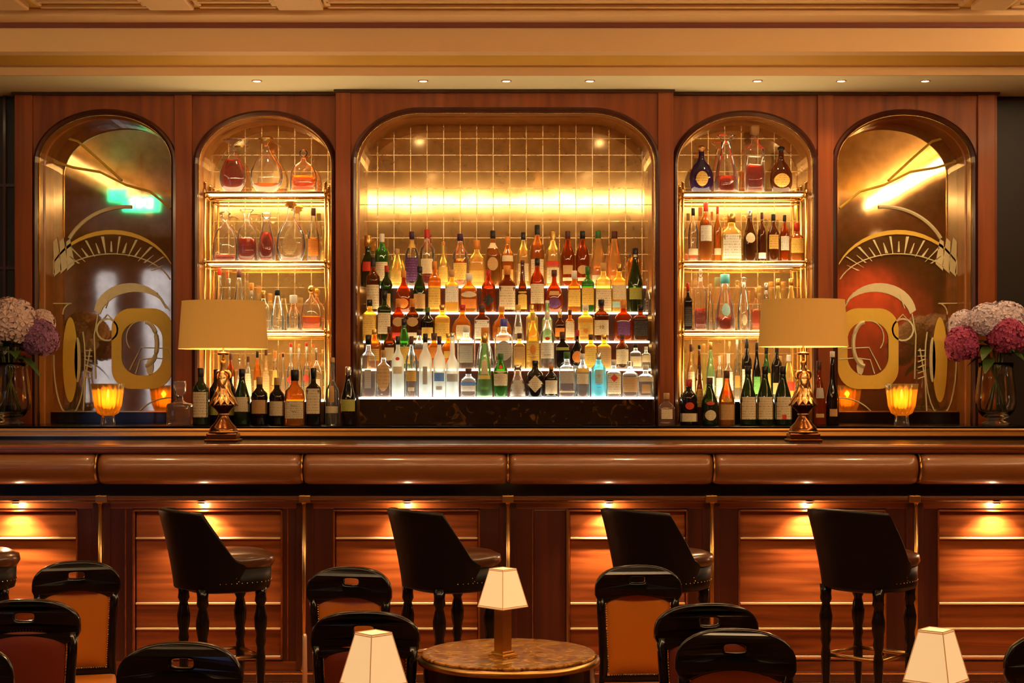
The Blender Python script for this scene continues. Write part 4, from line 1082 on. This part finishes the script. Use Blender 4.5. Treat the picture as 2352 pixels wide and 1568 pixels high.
row(R4, 9.875, TZ[4], Z and (V0+(ZC-TZ[4])*F/9.875), 'on the top step', 'bottles on the top display step')
def vb(y, z): return V0+(ZC-z)*F/y
R3 = [
 (857, 592, 31, 'bord', 'brown', 'black', [('cream', .06, .50, .88)]),
 (888, 610, 26, 'std', 'dgreen', 'red', [('tan', .1, .4, .7)]),
 (927, 622, 44, 'round', 'red', 'orange', [('orange', .10, .34, .6, 'circle')]),
 (964, 612, 36, 'burg', 'dgreen', 'black', [('tan', .08, .40, .8)]),
 (998, 600, 28, 'square', 'amber', 'orange', [('yellow', .06, .50, .9)]),
 (1038, 620, 30, 'square', 'gold', 'cork', [('white', .24, .62, .92)]),
 (1077, 628, 36, 'squat', 'amber', 'white', [('orange', .10, .34, .9), ('cream', .38, .52, .8, 'circle')]),
 (1122, 620, 32, 'std', 'red', 'red', [('black', .14, .44, .85, 'diamond')]),
 (1165, 610, 38, 'squat', 'brown', 'orange', [('cream', .06, .56, .95)]),
 (1200, 598, 24, 'thin', 'brown', 'brown', [('yellow', .06, .40, .8)]),
 (1234, 593, 34, 'std', 'red', 'black', [('cream', .16, .52, .9)]),
 (1273, 620, 44, 'round', 'red', 'brown', [('tan', .40, .50, .6), ('purple', .10, .34, .7, 'circle')]),
 (1319, 622, 38, 'squat', 'amber', 'white', [('yellow', .14, .54, .92)]),
 (1350, 612, 36, 'square', 'green', 'green', [('yellow', .16, .54, .92)]),
 (1386, 604, 35, 'square', 'pale', 'cork', [('cream', .04, .46, .92)]),
 (1422, 606, 32, 'square', 'gold', 'gold', [('cream', .26, .56, .92), ('lblue', .10, .22, .85)]),
 (1459, 570, 34, 'burg', 'dgreen', 'black', [('ygreen', .20, .38, .8), ('cream', .86, .90, .9)]),
 (1487, 640, 16, 'thin', 'clear', 'white')]
row(R3, 9.75, TZ[3], vb(9.75, TZ[3]), 'on the second step from top', 'bottles on the second display step from the top')
R2 = [
 (849, 688, 31, 'square', 'gold', 'black', [('yellow', .16, .62, .94)]),
 (883, 668, 34, 'square', 'dgreen', 'black', [('cream', .14, .56, .94)]),
 (915, 686, 34, 'squat', 'red', 'orange', [('tan', .34, .56, .7, 'circle'), ('red', .08, .20, .8)]),
 (948, 686, 34, 'squat', 'brown', 'orange', [('tan', .34, .56, .7, 'circle'), ('cream', .08, .20, .8)]),
 (982, 706, 36, 'std', 'dark', 'green', [('yellow', .08, .40, .8)]),
 (1016, 700, 36, 'square', 'gold', 'gold', [('yellow', .05, .50, .95)]),
 (1062, 700, 46, 'round', 'amber', 'red', [('cream', .06, .44, .6)]),
 (1107, 700, 36, 'squat', 'brown', 'brown', [('white', .06, .58, .9)]),
 (1152, 704, 44, 'round', 'amber', 'orange', [('gold', .2, .4, .4)]),
 (1190, 700, 24, 'bell', 'clear', 'yellow', [('white', .2, .4, .7)]),
 (1222, 700, 26, 'bord', 'gold', 'gold', [('yellow', .2, .5, .7)]),
 (1257, 690, 26, 'tall', 'lgreen', 'white', [('cream', .3, .5, .8)]),
 (1286, 716, 34, 'squat', 'brown', 'gold', [('orange', .15, .45, .8)]),
 (1309, 712, 28, 'square', 'amber', 'brown', [('cream', .12, .64, .94)]),
 (1345, 700, 34, 'square', 'gold', 'white', [('yellow', .12, .5, .8), ('orange', .22, .34, .3, 'circle')]),
 (1381, 688, 34, 'square', 'brown', 'black', [('cream', .14, .50, .92)], {'txt': [('10', .030, .33, INK)]}),
 (1432, 690, 46, 'flask', 'red', 'orange', [('brown' if 0 else 'purple', .14, .48, .6)]),
 (1471, 700, 36, 'square', 'brown', 'black', [('black', .14, .56, .85)])]
row(R2, 9.64, TZ[2], vb(9.64, TZ[2]), 'on the middle step', 'bottles on the middle display step')
R1 = [
 (860, 756, 34, 'std', 'amber', 'gold', [('gold', .2, .5, .7)]),
 (895, 750, 34, 'std', 'brown', 'brown', [('cream', .2, .5, .7)]),
 (928, 732, 36, 'burg', 'green', 'black', [('yellow', .10, .44, .85)]),
 (963, 758, 34, 'std', 'clear', 'brown', [('orange', .2, .5, .8)]),
 (997, 765, 36, 'squat', 'amber', 'brown', [('orange', .3, .6, .9)]),
 (1030, 766, 32, 'std', 'orange', 'gold', [('yellow', .3, .5, .6)]),
 (1071, 748, 40, 'square', 'clear', 'white', [('grey', .14, .54, .6)]),
 (1114, 752, 40, 'bell', 'clear', 'orange', [('cream', .1, .3, .6)]),
 (1157, 732, 42, 'square', 'clear', 'blue', [('grey', .16, .56, .75, 'circle')]),
 (1193, 765, 28, 'square', 'pale', 'brown', [('tan', .3, .7, .8)]),
 (1224, 718, 34, 'std', 'gold', 'yellow', [('yellow', .12, .50, .9), ('orange', .26, .42, .45, 'circle')], {'txt': [('Havana', .013, .20, INKR), ('Club', .012, .145, INKR)]}),
 (1257, 716, 34, 'std', 'clear', 'white', [('white', .18, .46, .9), ('red', .50, .56, .35, 'circle')], {'txt': [('BACARDI', .010, .24, INK)]}),
 (1292, 762, 34, 'squat', 'dark', 'brown', [('ygreen', .5, .58, .8)]),
 (1326, 758, 36, 'round', 'dark', 'red', [('orange', .16, .46, .8, 'circle')]),
 (1357, 768, 32, 'square', 'gold', 'brown', [('yellow', .10, .6, .94)]),
 (1388, 768, 32, 'square', 'gold', 'gold', [('tan', .10, .6, .94)]),
 (1429, 768, 34, 'std', 'brown', 'brown', [('cream', .14, .56, .9)]),
 (1460, 790, 32, 'square', 'clear', 'black', [('cream', .1, .5, .85)]),
 (1484, 796, 22, 'square', 'clear', 'white', [('cream', .3, .7, .85)])]
row(R1, 9.53, TZ[1], vb(9.53, TZ[1]), 'on the fourth step down', 'bottles on the fourth display step')
R0 = [
 (846, 769, 34, 'square', 'clear', 'black', [('grey', .14, .44, .4)]),
 (881, 804, 33, 'square', 'clear', 'cork', [('tan', .12, .80, .80, 'circle')]),
 (914, 772, 32, 'std', 'frost', 'black', [('cream', .38, .50, .7), ('red', .60, .655, .36, 'circle')]),
 (945, 772, 33, 'std', 'clear', 'brown', [('gold', .26, .44, .8), ('cream', .10, .16, .5)]),
 (977, 766, 34, 'std', 'frost', 'black', [('grey', .2, .48, .35)]),
 (1009, 772, 33, 'std', 'frost', 'purple', [('blue', .26, .40, .8), ('grey', .12, .18, .5)]),
 (1039, 764, 32, 'tall', 'frost', 'silver', [('grey', .24, .36, .85)]),
 (1076, 846, 38, 'squat', 'clear', 'brown', [('white', .20, .40, .95), ('blue', .42, .52, .95)]),
 (1113, 765, 39, 'bell', 'lgreen', 'gold', [('yellow', .28, .34, .8), ('cream', .36, .58, .5), ('green', .12, .16, .5)], {'liq': ('green', .30)}),
 (1150, 812, 34, 'tapered', 'green', 'green', [('cream', .26, .60, .88), ('red', .64, .74, .35, 'circle')]),
 (1189, 838, 38, 'bell', 'smoke', 'silver', [('grey', .04, .52, .92)]),
 (1229, 828, 40, 'std', 'dark', 'black', [('cream', .12, .60, .95, 'diamond')]),
 (1266, 838, 29, 'std', 'dark', 'orange', [('cream', .10, .52, .9)]),
 (1302, 808, 38, 'square', 'clear', 'green', [('grey', .3, .55, .7), ('cream', .10, .14, .8)]),
 (1338, 812, 36, 'std', 'clear', 'white', [('yellow', .56, .66, .85), ('cream', .30, .54, .8)]),
 (1375, 810, 36, 'bord', 'blue', 'silver', [('lblue', .30, .62, .55), ('grey', .42, .54, .28, 'diamond')], {'txt': [('BOMBAY', .008, .28, INK), ('SAPPHIRE', .0065, .225, INK)]}),
 (1410, 826, 34, 'square', 'clear', 'white', [('cream', .08, .62, .9), ('red', .40, .62, .5, 'diamond')]),
 (1447, 830, 34, 'square', 'clear', 'clear', [('tan', .14, .56, .8)]),
 (1483, 838, 34, 'square', 'clear', 'white', [('cream', .48, .62, .94), ('tan', .12, .40, .5)])]
row(R0, 9.415, TZ[0], vb(9.415, TZ[0]), 'on the lowest lit step', 'bottles on the lowest display step')
# ---- side niches
YS = 9.89
zs = [z-.002 for z in SZ]
def srow(data, k, where, group, name='decanter', y=YS): row(data, y, zs[k], vb(y, zs[k]), where, group, name=name)
srow([(534, 320, 58, 'drop', 'clear', 'clear', (), {'liq': ('red', .62), 'stopper': 'fan'}),
      (612, 313, 72, 'drop', 'clear', 'gold', (), {'liq': ('orange', .16), 'stopper': 'crown'}),
      (697, 343, 60, 'dome', 'clear', 'clear', (), {'liq': ('orange', .38), 'stopper': 'ball'})], 0, 'on the top left brass shelf', 'decanters on the top left shelf')
srow([(517, 483, 60, 'dome', 'clear', 'clear', (), {'liq': ('red', .12), 'stopper': 'crown'}),
      (567, 480, 48, 'flask', 'clear', 'clear', (), {'liq': ('red', .44), 'stopper': 'fan'}),
      (612, 489, 42, 'cone', 'clear', 'clear', (), {'liq': ('red', .60), 'stopper': 'block'}),
      (668, 459, 70, 'round', 'clear', 'gold', [('tan', .1, .4, .5, 'circle')], {'liq': ('red', .05), 'stopper': 'crown'}),
      (720, 478, 34, 'burg', 'clear', 'brown', [('orange', .10, .42, .8)], {'liq': ('amber', .44)}),
      (742, 520, 16, 'thin', 'pale', 'gold', ())], 1, 'on the middle left brass shelf', 'decanters on the middle left shelf')
srow([(504, 612, 30, 'cone', 'clear', 'red', [('tan', .3, .44, .5, 'diamond')]),
      (527, 640, 26, 'bell', 'clear', 'silver', ()),
      (549, 618, 42, 'cone', 'clear', 'brown', [('black', .34, .44, .35, 'circle')]),
      (578, 650, 26, 'bell', 'clear', 'orange', ()),
      (605, 668, 34, 'squat', 'clear', 'gold', [('green', .7, .78, .3)]),
      (637, 666, 38, 'cone', 'clear', 'black', (), {}),
      (674, 678, 42, 'pot', 'clear', 'white', (), {'liq': ('orange', .08)}),
      (715, 655, 58, 'dome', 'clear', 'gold', (), {'liq': ('orange', .32), 'stopper': 'ball'})], 2, 'on the lower left brass shelf', 'bottles on the lower left shelf')
srow([(1611, 334, 54, 'round', 'purple', 'gold', [('gold', .12, .44, .5, 'circle')], {'stopper': 'ball'}),
      (1668, 310, 54, 'bell', 'clear', 'clear', (), {'liq': ('red', .28), 'stopper': 'fan'}),
      (1733, 289, 42, 'square', 'clear', 'cork', (), {'liq': ('red', .40), 'stopper': 'block'}),
      (1794, 336, 50, 'round', 'brown', 'black', [('gold', .10, .40, .7, 'circle')], {'stopper': 'ball'})], 0, 'on the top right brass shelf', 'decanters on the top right shelf')
srow([(1592, 478, 26, 'std', 'clear', 'black', [('cream', .12, .24, .9)], {'liq': ('orange', .2)}),
      (1621, 464, 36, 'bord', 'amber', 'red', [('white', .34, .60, .85)], {'liq': ('red', .66)}),
      (1648, 474, 24, 'std', 'amber', 'red', [('cream', .12, .24, .9)]),
      (1680, 490, 56, 'squat', 'pale', 'gold', [('white', .06, .56, .96)]),
      (1722, 484, 36, 'burg', 'brown', 'silver', [('cream', .36, .56, .7, 'circle')], {'liq': ('dark', .34)}),
      (1750, 488, 26, 'std', 'brown', 'brown', [('white', .06, .18, .9)]),
      (1776, 492, 36, 'std', 'brown', 'black', [('gold', .26, .56, .8)], {'liq': ('red', .24)}),
      (1802, 494, 26, 'std', 'red', 'black', [('white', .24, .54, .85)]),
      (1830, 512, 32, 'squat', 'amber', 'red', [('yellow', .22, .60, .9)], {'liq': ('red', .4)})], 1, 'on the middle right brass shelf', 'bottles on the middle right shelf', name='liquor_bottle')
srow([(1580, 650, 20, 'square', 'dark', 'red', [('black', .1, .5, .8)]),
      (1609, 617, 38, 'square', 'clear', 'clear', (), {'liq': ('red', .36), 'stopper': 'ball'}),
      (1632, 652, 20, 'bell', 'clear', 'cork', ()),
      (1665, 630, 56, 'bell', 'clear', 'teal', [('lblue', .26, .48, .5, 'circle')], {'liq': ('red', .24)}),
      (1708, 636, 38, 'cone', 'clear', 'clear', [('cream', .1, .3, .4, 'circle')], {'stopper': 'crown'}),
      (1736, 662, 30, 'dome', 'clear', 'gold', (), {'liq': ('orange', .5)}),
      (1760, 650, 26, 'bell', 'clear', 'silver', (), {}),
      (1787, 640, 32, 'cone', 'pale', 'gold', ()), (1817, 640, 32, 'cone', 'pale', 'gold', ())], 2, 'on the lower right brass shelf', 'bottles on the lower right shelf')
YPL = 9.86
def prow(data, where, group): row(data, YPL, ZPL, vb(YPL, ZPL), where, group)
prow([(530, 812, 26, 'std', 'red', 'brown', [('cream', .1, .5, .8)]), (550, 824, 22, 'thin', 'clear', 'silver', [('cream', .1, .5, .8)]), (570, 818, 24, 'burg', 'clear', 'brown', [('cream', .08, .6, .9)]),
      (591, 806, 26, 'std', 'orange', 'black', [('tan', .1, .4, .8)]), (611, 800, 26, 'burg', 'pale', 'brown', [('tan', .1, .55, .9)]), (632, 806, 24, 'bell', 'clear', 'orange', [('yellow', .3, .6, .9), ('orange', .12, .28, .9)]),
      (650, 812, 22, 'thin', 'clear', 'brown', ()), (668, 788, 26, 'tall', 'clear', 'red', [('red', .28, .42, .8, 'circle')]), (687, 790, 22, 'tall', 'clear', 'orange', ()), (704, 786, 26, 'tall', 'clear', 'red', [('red', .3, .44, .8, 'circle')]),
      (727, 800, 32, 'dome', 'clear', 'silver', [('cream', .1, .4, .6)])], 'on the left lit plinth', 'bottles on the left lit plinth')
prow([(1587, 790, 26, 'burg', 'pale', 'brown', [('cream', .1, .5, .8)]), (1606, 792, 22, 'thin', 'brown', 'black', [('cream', .1, .56, .9)]), (1632, 786, 28, 'burg', 'lgreen', 'gold', [('white', .12, .4, .8)]), (1652, 818, 26, 'std', 'clear', 'white', [('white', .08, .5, .95)]),
      (1673, 812, 28, 'flask', 'clear', 'white', [('white', .2, .6, .95), ('red', .1, .2, .8)]), (1693, 780, 18, 'thin', 'clear', 'white', [('orange', .2, .4, .8)]), (1715, 778, 30, 'bord', 'dark', 'black', [('white', .08, .5, .95)]),
      (1738, 786, 24, 'burg', 'dark', 'black', [('green', .1, .4, .8)]), (1760, 796, 26, 'burg', 'green', 'black', [('yellow', .2, .5, .85)]), (1784, 790, 26, 'bord', 'dark', 'black', [('tan', .1, .3, .8)]), (1812, 815, 28, 'burg', 'pale', 'white', [('red', .2, .4, .8)])],
     'on the right lit plinth', 'bottles on the right lit plinth')
# ---- front rows on the back counter
YF = 9.28
def frow(data, where, group): row(data, YF, ZBC, vb(YF, ZBC)+1, where, group)
frow([(413, 876, 52, 'sqdec', 'smoke', 'clear', (), {'stopper': 'block', 'name': 'decanter', 'cat': 'decanter'}),
      (461, 846, 35, 'bord', 'dgreen', 'black', [('cream', .14, .58, .95)], {'name': 'wine_bottle'}),
      (497, 850, 35, 'bord', 'dark', 'black', [('ygreen', .18, .40, .9)], {'name': 'wine_bottle', 'dy': .08}),
      (528, 852, 30, 'bord', 'dark', 'black', [('ygreen', .18, .40, .9)], {'name': 'wine_bottle', 'dy': .06}),
      (556, 848, 36, 'burg', 'dgreen', 'black', [('cream', .24, .50, .95)], {'name': 'wine_bottle'}),
      (596, 866, 36, 'bord', 'dark', 'cork', [('tan', .24, .52, .95)]),
      (636, 868, 35, 'bord', 'dark', 'cork', [('cream', .20, .50, .95)]),
      (677, 850, 46, 'squat', 'amber', 'black', [('cream', .12, .44, .96)], {'txt': [("Maker's", .013, .35, INK), ('Mark', .013, .245, INK)]}),
      (720, 846, 32, 'square', 'dark', 'black', [('cream', .20, .64, .9)]),
      (763, 822, 30, 'tall', 'clear', 'cork', [('cream', .18, .28, .9), ('tan', .34, .58, .4)]),
      (800, 843, 34, 'burg', 'dark', 'silver', [('ygreen', .24, .44, .9)], {'name': 'wine_bottle', 'dy': -.02})],
     'in the left front row', 'bottles standing on the back counter, left')
frow([(1531, 903, 36, 'flask', 'smoke', 'cork', [('cream', .2, .5, .6)], {'dy': -.06}),
      (1582, 872, 38, 'bord', 'dark', 'red', [('cream', .08, .26, .95), ('red', .34, .50, .5, 'circle')]),
      (1607, 840, 18, 'burg', 'brown', 'brown', [('gold', .3, .6, .8)], {'dy': .06}),
      (1630, 868, 40, 'burg', 'dgreen', 'brown', [('cream', .10, .32, .65, 'circle'), ('red', .42, .5, .5, 'circle')]),
      (1669, 852, 38, 'burg', 'amber', 'brown', [('tan', .10, .38, .95), ('gold', .42, .50, .6, 'circle')]),
      (1718, 842, 38, 'burg', 'dgreen', 'black', [('cream', .10, .48, .95)], {'name': 'wine_bottle'}),
      (1757, 842, 38, 'burg', 'dgreen', 'black', [('cream', .10, .48, .95)], {'name': 'wine_bottle'}),
      (1798, 842, 38, 'burg', 'dgreen', 'black', [('cream', .10, .48, .95), ('red', .10, .18, .25)], {'name': 'wine_bottle'}),
      (1881, 830, 32, 'burg', 'red', 'brown', [('grey', .42, .58, .6), ('tan', .12, .18, .6)]),
      (1912, 808, 30, 'thin', 'dark', 'white', [('tan', .12, .22, .6)])],
     'in the right front row', 'bottles standing on the back counter, right')

# ================================================================== VASES, FLOWERS, CANDLES
def hydrangea(parent, c, r, m, rnd, n=170, sq=1.0):
    bm = nb(); ga = PI*(3-5**.5)
    for i in range(n):
        z = 1-2*(i+.5)/n; th = ga*i; rr = math.sqrt(1-z*z)
        d = Vector((rr*math.cos(th), rr*math.sin(th), z)).normalized()
        if d.z < -.75: continue
        d = (d+Vector([rnd.uniform(-.08, .08) for _ in range(3)])).normalized()
        p = Vector(c)+Vector((d.x*r, d.y*r, d.z*r*sq))*rnd.uniform(.92, 1.06)
        a = d.cross(Vector((.3, .2, 1))).normalized(); b = d.cross(a); sp = rnd.uniform(0, PI); s = r*.23*rnd.uniform(.85, 1.2)
        cc = bm.verts.new(p)
        for k in range(4):
            t = sp+k*PI/2
            e = math.cos(t)*a+math.sin(t)*b; f_ = -math.sin(t)*a+math.cos(t)*b
            bm.faces.new((cc, bm.verts.new(p+e*s*.7+f_*s*.5+d*s*.25), bm.verts.new(p+e*s*1.15+d*s*rnd.uniform(-.1, .3)), bm.verts.new(p+e*s*.7-f_*s*.5+d*s*.25)))
    bmesh.ops.create_icosphere(bm, subdivisions=2, radius=r*.86, matrix=Matrix.Translation(c)@Matrix.Diagonal((1, 1, sq, 1)))
    o = obj('flower_head', bm, m, parent); o['kind'] = 'stuff'; return o
M_pink = mat('pale_pink_petals', (.80, .56, .50), .7, var=.25, vscale=40)
M_lilac = mat('white_lilac_petals', (.78, .66, .74), .7, var=.25, vscale=25)
M_mag = mat('magenta_petals', (.42, .06, .16), .7, var=.35, vscale=40)
M_purp = mat('mauve_petals', (.30, .12, .24), .7, var=.35, vscale=40)
M_leaf = mat('hydrangea_leaf', (.06, .11, .02), .5, var=.5, vscale=15)
M_stem = mat('green_stem', (.16, .20, .05), .5, var=.3, vscale=20)
def leaf(bm, p, d, L_, wd, droop=.3):
    p = Vector(p); d = Vector(d).normalized(); s = d.cross(Vector((0, 0, 1))).normalized(); prev = None
    for i in range(8):
        q = i/7; c = p+d*L_*q+Vector((0, 0, -droop*L_*q*q)); wv = wd*math.sin(PI*min(1, q*.92+.06))
        r_ = [bm.verts.new(c-s*wv+Vector((0, 0, wv*.25))), bm.verts.new(c), bm.verts.new(c+s*wv+Vector((0, 0, wv*.25)))]
        if prev:
            bm.faces.new((prev[0], prev[1], r_[1], r_[0])); bm.faces.new((prev[1], prev[2], r_[2], r_[1]))
        prev = r_
def vase(u, label, label2, heads, seed, y=9.30):
    t = thing('glass_vase', label, 'vase', (X(u, y), y, ZBC+.0006)); s = y/F; h = lambda px: px*s
    pr = [(26, 0), (30, 2), (31, 5), (18, 10), (17, 13), (30, 20), (42, 34), (46, 52), (44, 80), (40, 110), (38, 130), (40, 143)]
    inn = [(38, 143), (36, 130), (38, 110), (42, 80), (44, 52), (40, 36), (26, 24), (4, 22)]
    bm = nb(); lathe(bm, [(h(a), h(b)) for a, b in pr+inn], 40); obj('glass', bm, mat('vase_glass', (.95, .95, .93), .02, trans=1, ior=1.45), t, smooth=True)
    rnd = random.Random(seed)
    f = thing('hydrangea_bouquet', label2, 'flowers', (X(u, y), y, ZBC+h(30)))
    z0 = h(30)
    for k in range(9):
        a = 2*PI*k/9+.3
        bm = nb(); tube(bm, [(h(24)*math.cos(a), h(24)*math.sin(a), 0), (h(6)*math.cos(a), h(6)*math.sin(a), h(60)), (-h(14)*math.cos(a), -h(14)*math.sin(a), h(110)), (-h(24)*math.cos(a), -h(24)*math.sin(a), h(150))], .0055, 6)
        obj('stem', bm, M_stem, f, smooth=True)
    bm = nb()
    for k in range(16):
        a = 2*PI*k/16+rnd.uniform(-.2, .2)
        leaf(bm, (h(20)*math.cos(a), h(20)*math.sin(a), h(128+rnd.uniform(-8, 30))), (math.cos(a), math.sin(a), rnd.uniform(-.1, .7)), h(rnd.uniform(42, 66)), h(rnd.uniform(13, 19)), rnd.uniform(.2, .7))
    for k in range(10):
        bm2 = None
        leaf(bm, (rnd.uniform(-h(30), h(30)), rnd.uniform(-h(20), h(10)), h(150)), (rnd.uniform(-1, 1), rnd.uniform(-1, .2), rnd.uniform(.1, .8)), h(48), h(15), .5)
    o = obj('leaf', bm, M_leaf, f, smooth=True); o['kind'] = 'stuff'
    for (du, v, r, dy, m, sq) in heads:
        hydrangea(f, (h(du), dy, Z(v, y)-ZBC-h(30)), h(r), m, rnd, 150, sq)
vase(24, 'clear footed glass vase at the left end of the back counter', 'pink and mauve hydrangea bouquet at the left end',
     [(10, 742, 54, -.06, M_pink, 1), (70, 778, 40, -.02, M_purp, 1.05), (-48, 770, 48, .0, M_lilac, 1), (20, 760, 44, .10, M_lilac, 1), (60, 740, 30, .09, M_pink, 1)], 3)
vase(2287, 'clear footed glass vase at the right end of the back counter', 'white, pink and magenta hydrangea bouquet at the right end',
     [(-24, 737, 42, -.03, M_lilac, .9), (22, 735, 46, .0, M_lilac, .9), (14, 775, 41, -.10, M_mag, 1), (-80, 792, 36, -.02, M_mag, 1.15), (70, 745, 40, .02, M_pink, .9), (-60, 745, 34, .12, M_lilac, 1), (-75, 785, 26, .10, M_mag, 1)], 5)
def candle(u, label):
    y = 9.28; s = y/F; h = lambda px: px*s
    t = thing('candle_glass', label, 'candle holder', (X(u, y), y, ZBC+.0006), 0, 'ribbed amber candle glasses')
    bm = nb(); lathe(bm, [(h(17), 0), (h(17), h(3)), (h(15), h(17)), (h(16), h(22))], 32, flute=.02, nfl=16)
    obj('foot', bm, G['clear'], t)
    bm = nb(); lathe(bm, [(h(14), h(22)), (h(24), h(28)), (h(30), h(44)), (h(34), h(75)), (h(37), h(95)), (h(35.5), h(95)), (h(32), h(72)), (h(28), h(45)), (h(20), h(32)), (h(4), h(30))], 64, flute=.035, nfl=18)
    obj('bowl', bm, G['ambervase'], t, smooth=True)
    obj('wax', lathe(nb(), [(h(14), h(33)), (h(16), h(34)), (h(16), h(58)), (h(14), h(60))], 24), mat('candle_wax', (.9, .7, .35), .6, emit=(1, .55, .12), es=1.6), t, smooth=True)
    obj('flame', lathe(nb(), [(.002, h(61)), (.006, h(66)), (.007, h(70)), (.004, h(77)), (.001, h(82))], 12), mat('candle_flame', (1, .8, .3), .5, emit=(1, .72, .22), es=26), t, smooth=True)
    add_light('candlelight', 'POINT', (0, 0, h(72)), 2.0, (1, .55, .16), t, size=.012)
candle(248, 'ribbed amber candle glass glowing before the left etched mirror')
candle(2071, 'ribbed amber candle glass glowing before the right etched mirror')
